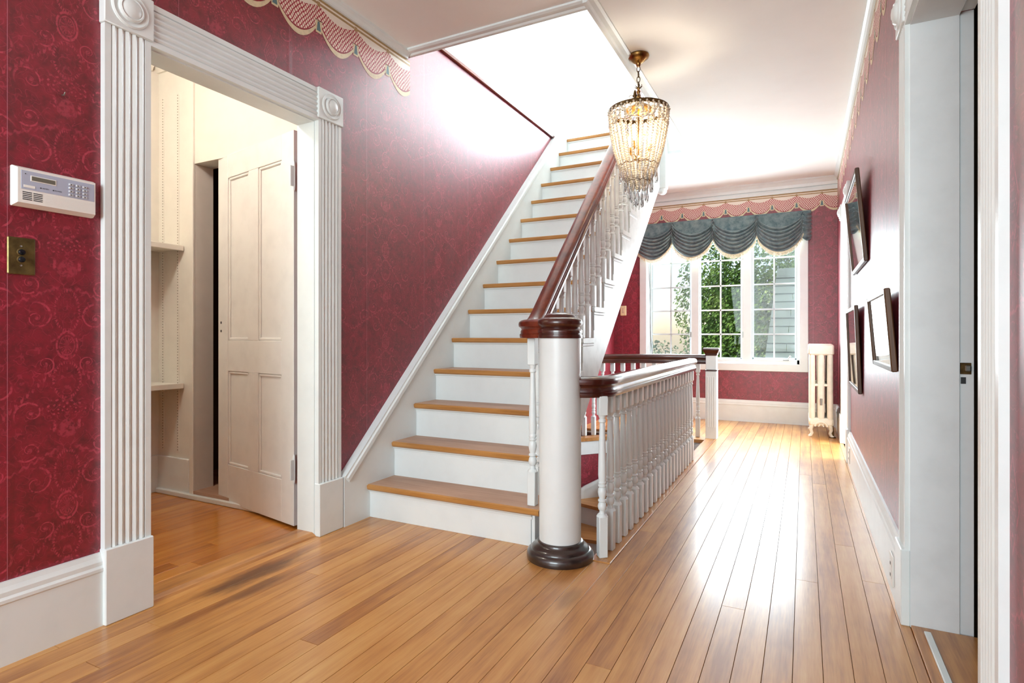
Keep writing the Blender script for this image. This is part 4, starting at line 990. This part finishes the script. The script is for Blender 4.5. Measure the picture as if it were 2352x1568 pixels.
ht = G(); ht.tube([(LX, 1.005, 1.79), (LX + .014, 1.005, 1.788), (LX + .020, 1.005, 1.796)], .0022, 6); tag(ht.build('wall_hook', 'steel', None, True), 'tiny picture hook in the wallpaper above the keypad', 'hook')
# ------------------------------------------------------------------ chandelier
CH = Vector((-.918, 3.53, 0))
ch = thing('chandelier', 'beaded crystal basket chandelier hanging from a brass chain', 'chandelier', (CH.x, CH.y, CZ))
def Z(z): return z - CZ
g = G(); g.lathe([(.064, 0), (.066, -.006), (.062, -.014), (.060, -.020), (.046, -.030), (.040, -.036), (.026, -.046), (.016, -.052), (.012, -.066), (.008, -.070)], 32); g.build('ceiling_rose', 'brass', ch, True)
def link(r, c, rot, parent):
    g = G(); pts = [(r * .62 * math.cos(2 * PI * k / 14), 0, r * 1.25 * math.sin(2 * PI * k / 14)) for k in range(14)]; g.tube(pts, .0026, 6, closed=True, up=(0, 1, 0))
    return g.me('chain_link', True)
lk = link(.016, None, 0, None)
zz = CZ - .084; k = 0
while zz > 2.55: obj('chain_link', lk, 'bronze', ch, (0, 0, Z(zz)), (0, 0, (k % 2) * PI / 2)); zz -= .033; k += 1
g = G(); g.lathe([(.002, Z(2.550)), (.010, Z(2.540)), (.007, Z(2.525)), (.013, Z(2.515)), (.008, Z(2.505)), (.006, Z(2.495)), (.014, Z(2.487)), (.020, Z(2.475)), (.016, Z(2.462)), (.007, Z(2.455)), (.012, Z(2.448)), (.028, Z(2.442)), (.034, Z(2.434)), (.060, Z(2.425)), (.085, Z(2.405)), (.090, Z(2.398))], 24, cap=False); g.build('crown_cap', 'brass', ch, True)
for q in range(6):
    a = q * PI / 3; g = G(); g.tube([(.007 * math.cos(a), .007 * math.sin(a), Z(2.535)), (.022 * math.cos(a), .022 * math.sin(a), Z(2.545)), (.020 * math.cos(a), .020 * math.sin(a), Z(2.556))], .003, 6); g.build('leaf_spray', 'bronze', ch, True)
RR = .181; ZR = 2.392
g = G(); N = 56; g.sweep([(RR * math.cos(2 * PI * k / N), RR * math.sin(2 * PI * k / N), Z(ZR)) for k in range(N)], [(-.004, -.012), (.004, -.012), (.005, -.006), (.003, 0), (.005, .007), (.004, .012), (-.004, .012)], closed=True); g.build('ring', 'bronze', ch, True)
for q in range(4):
    a = q * PI / 2 + .3; g = G(); g.tube([(.085 * math.cos(a), .085 * math.sin(a), Z(2.405)), (.13 * math.cos(a), .13 * math.sin(a), Z(2.412)), (RR * math.cos(a), RR * math.sin(a), Z(ZR))], .004, 6); g.build('spoke', 'bronze', ch, True)
for q in range(3):
    a = math.radians(38 + 120 * q); c, s = math.cos(a), math.sin(a); g = G()
    g.lathe([(.001, .05), (.008, .035), (.011, .015), (.007, 0), (.010, -.004)], 10, (RR * c, RR * s, Z(ZR + .014)))
    for sd in (-1, 1):
        pts = [((RR) * c - s * sd * (.022 + .012 * math.cos(w)), RR * s + c * sd * (.022 + .012 * math.cos(w)), Z(ZR + .020) + .012 * math.sin(w)) for w in [x * .5 for x in range(10)]]
        g.tube(pts, .0022, 6)
    g.build('finial', 'bronze', ch, True)
me_stud = G().ball((0, 0, 0), .007, 8, 5).me('ring_bead', True)
for q in range(30):
    a = 2 * PI * q / 30; obj('ring_bead', me_stud, 'bead', ch, (1.03 * RR * math.cos(a), 1.03 * RR * math.sin(a), Z(ZR - .004)))
def strand(name, pts, r0, r1, parent, mat='bead'):
    """beads threaded along a polyline"""
    P = [Vector(p) for p in pts]; L = [0]
    for a, b in zip(P[:-1], P[1:]): L.append(L[-1] + (b - a).length)
    g = G(); d = 0
    while d < L[-1]:
        i = max(k for k in range(len(L)) if L[k] <= d); i = min(i, len(P) - 2); f = (d - L[i]) / (L[i + 1] - L[i]); p = P[i].lerp(P[i + 1], f)
        r = r0 + (r1 - r0) * d / L[-1]; g.ball(p, r, 8, 5); d += 2.08 * r
    return g.build(name, mat, parent, True)
prof_ = [(ZR - .014, .181), (2.33, .179), (2.25, .168), (2.15, .148), (2.05, .118), (1.97, .082), (1.92, .052)]
for q in range(32):
    a = 2 * PI * q / 32; c, s = math.cos(a), math.sin(a)
    strand('bead_strand', [(r * c, r * s, Z(z)) for z, r in prof_], .0088, .0056, ch)
prof2 = [(2.37, .150), (2.27, .120), (2.17, .100), (2.06, .085), (1.96, .062), (1.90, .040)]
for q in range(13):
    a = 2 * PI * (q + .5) / 13; c, s = math.cos(a), math.sin(a); strand('inner_bead_strand', [(r * c, r * s, Z(z)) for z, r in prof2], .0088, .006, ch)
for q in range(10):                                     # swags of small beads under the ring
    a0 = 2 * PI * q / 10; pts = []
    for k in range(9):
        f = k / 8; a = a0 + f * 2 * PI / 10; r = RR * .985; pts.append((r * math.cos(a), r * math.sin(a), Z(ZR - .015 - .075 * math.sin(PI * f))))
    strand('swag_strand', pts, .0075, .0075, ch)
# wavy hoops that hold the strands
for z, r in ((2.30, .172), (2.055, .118), (1.955, .074)):
    g = G(); N = 60; g.tube([(r * math.cos(2 * PI * k / N), r * math.sin(2 * PI * k / N), Z(z) + .006 * math.sin(k * 1.26)) for k in range(N)], .003, 6, closed=True); g.build('hoop', 'brass', ch, True)
# glass drops
gd = G(); gd.lathe([(.001, 0), (.003, -.006), (.0035, -.03), (.0065, -.062), (.0075, -.078), (.005, -.090), (.001, -.096)], 8); me_d = gd.me('glass_drop', True)
for R_, z, n_, sc in ((.112, 2.045, 22, 1.0), (.085, 1.985, 18, 1.05), (.055, 1.930, 14, 1.1), (.026, 1.895, 8, 1.0)):
    for q in range(n_):
        a = 2 * PI * (q + random.random() * .4) / n_; o = obj('glass_drop', me_d, 'crystal', ch, (R_ * math.cos(a), R_ * math.sin(a), Z(z + random.uniform(-.012, .012)))); k = sc * random.uniform(.85, 1.1); o.scale = (1, 1, k)
# stem, arms, sockets, bulbs
g = G(); g.tube([(0, 0, Z(2.41)), (0, 0, Z(2.10))], .006, 8); g.lathe([(.004, Z(2.12)), (.02, Z(2.11)), (.026, Z(2.095)), (.012, Z(2.08)), (.003, Z(2.07))], 16); g.build('stem', 'brass', ch, True)
for q in range(3):
    a = math.radians(20 + 120 * q); c, s = math.cos(a), math.sin(a)
    g = G(); g.tube([(0, 0, Z(2.11)), (.03 * c, .03 * s, Z(2.10)), (.062 * c, .062 * s, Z(2.11)), (.072 * c, .072 * s, Z(2.145))], .004, 6); g.lathe([(.012, Z(2.14)), (.014, Z(2.15)), (.013, Z(2.19))], 12, (.072 * c, .072 * s, 0)); g.build('lamp_arm', 'brass', ch, True)
    g = G(); g.lathe([(.010, Z(2.19)), (.018, Z(2.21)), (.022, Z(2.235)), (.016, Z(2.262)), (.006, Z(2.285)), (.001, Z(2.29))], 14, (.072 * c, .072 * s, 0)); g.build('bulb', 'bulb', ch, True)
cl = bpy.data.lights.new('chandelier_light', 'POINT'); cl.energy = 5; cl.color = (1, .88, .70); cl.shadow_soft_size = .06
clo = bpy.data.objects.new('chandelier_light', cl); COL.objects.link(clo); clo.location = (CH.x, CH.y, 2.23)
# ------------------------------------------------------------------ outside
g = G(); g.box(-30, 30, 7.6, 60, -3.3, -3.2); structure('ground', g, 'grass', label='lawn below the window')
def tree(label, x, y, z0, h, rx, rz, mat, n=5200, lf=.085, lumps=9, trunk=.16):
    t_ = thing('tree', label, 'tree', (x, y, z0), group='trees outside the window')
    g = G(); g.tube([(0, 0, 0), (.05, .02, h * .3), (-.03, .0, h * .55), (.02, .03, h * .8)], trunk, 8, scales=[1.2, 1, .7, .3]); g.build('trunk', 'bark', t_, True)
    V = []; F = []; rnd = random.Random(hash(label) % 999)
    rnd = random.Random(int(x * 100) + int(y * 10))
    L_ = [(rnd.uniform(-.55, .55) * rx, rnd.uniform(-.5, .5) * rx, h - rz + rnd.uniform(-.6, .55) * rz, rnd.uniform(.38, .62)) for _ in range(lumps)]
    for i in range(n):
        c = L_[rnd.randrange(lumps)]; u = Vector((rnd.gauss(0, 1), rnd.gauss(0, 1), rnd.gauss(0, 1))).normalized(); k = rnd.uniform(.72, 1.04)
        p = Vector((c[0] + u.x * rx * c[3] * k, c[1] + u.y * rx * c[3] * k, c[2] + u.z * rz * c[3] * k))
        a = (u + Vector((rnd.uniform(-1, 1), rnd.uniform(-1, 1), rnd.uniform(-.6, 1)))).normalized(); s1 = a.orthogonal().normalized() * lf * rnd.uniform(.7, 1.2); s2 = a.cross(s1).normalized() * lf * rnd.uniform(.45, .8)
        j = len(V); V += [p - s1, p + s2 + a * .02, p + s1, p - s2 + a * .02]; F.append((j, j + 1, j + 2, j + 3))
    me = bpy.data.meshes.new('foliage'); me.from_pydata([tuple(v) for v in V], [], F); me.update(); o = obj('foliage', me, mat, t_); o['kind'] = 'stuff'
tree('leafy maple filling the middle window bay', -1.3, 13.4, -3.2, 6.3, 1.25, 2.5, 'leaf1', 26000, .046, 16)
tree('dark leafy tree behind the maple', .9, 19.0, -3.2, 8.0, 2.7, 3.2, 'leaf2', 18000, .075, 14)
tree('pale tree seen through the left window bay', -6.6, 21.0, -3.2, 4.7, 2.4, 2.0, 'leaf3', 11000, .08, 12)
tree('bushy tree low behind the shingled roof', .6, 14.9, -3.2, 4.3, 1.2, 1.7, 'leaf2', 9000, .055, 10)
tree('distant pale tree at the far left of the garden', -11.5, 27.0, -3.2, 5.0, 3.2, 2.2, 'leaf3', 9000, .12, 12)
# neighbouring roof: shingle courses
hs = thing('neighbour_roof', 'grey-green shingled roof outside the right window bay', 'roof', (0, 0, 0))
N = 20; y0, z0, y1, z1 = 10.9, -.9, 12.6, 2.3; xl0, xl1, xr = -.80, -.48, 2.6
for k in range(N):
    f0, f1 = k / N, (k + 1) / N; a = lambda f: (y0 + (y1 - y0) * f, z0 + (z1 - z0) * f); (ya, za), (yb, zb2) = a(f0), a(f1 + .012)
    xa, xb = xl0 + (xl1 - xl0) * f0, xl0 + (xl1 - xl0) * f1; xs = [xa] + [xa + .35 + .46 * q + (.23 if k % 2 else 0) for q in range(7)]
    xs = [x for x in xs if x < xr] + [xr]
    for q in range(len(xs) - 1):
        g = G(); xA, xB = xs[q] + .004, xs[q + 1] - .004; xA2 = xA + ((xb - xa) if q == 0 else 0); up = .035
        V = [(xA, ya - up, za - .0), (xB, ya - up, za), (xB, yb, zb2), (xA2, yb, zb2), (xA, ya + .01, za - .02), (xB, ya + .01, za - .02), (xB, yb + .02, zb2 - .02), (xA2, yb + .02, zb2 - .02)]
        g.add(V, [(0, 1, 2, 3), (4, 5, 6, 7), (0, 1, 5, 4), (3, 0, 4, 7), (1, 2, 6, 5)]); g.build('shingle', 'shingle', hs)
g = G(); g.box(xl0 + .1, xr, y0 + .15, 12.6, -3.2, z0 + .3); g.build('house_wall', 'siding', hs)
g = G(); g.add([(-.05, 10.2, -.85), (1.6, 10.0, .75), (2.6, 10.6, .75), (2.6, 11.2, -.85)], [(0, 1, 2, 3)]); g.add([(-.05, 10.2, -.95), (1.6, 10.0, .65), (2.6, 10.6, .65), (2.6, 11.2, -.95)], [(0, 1, 2, 3)]); g.build('dormer_slope', 'shingle', hs)
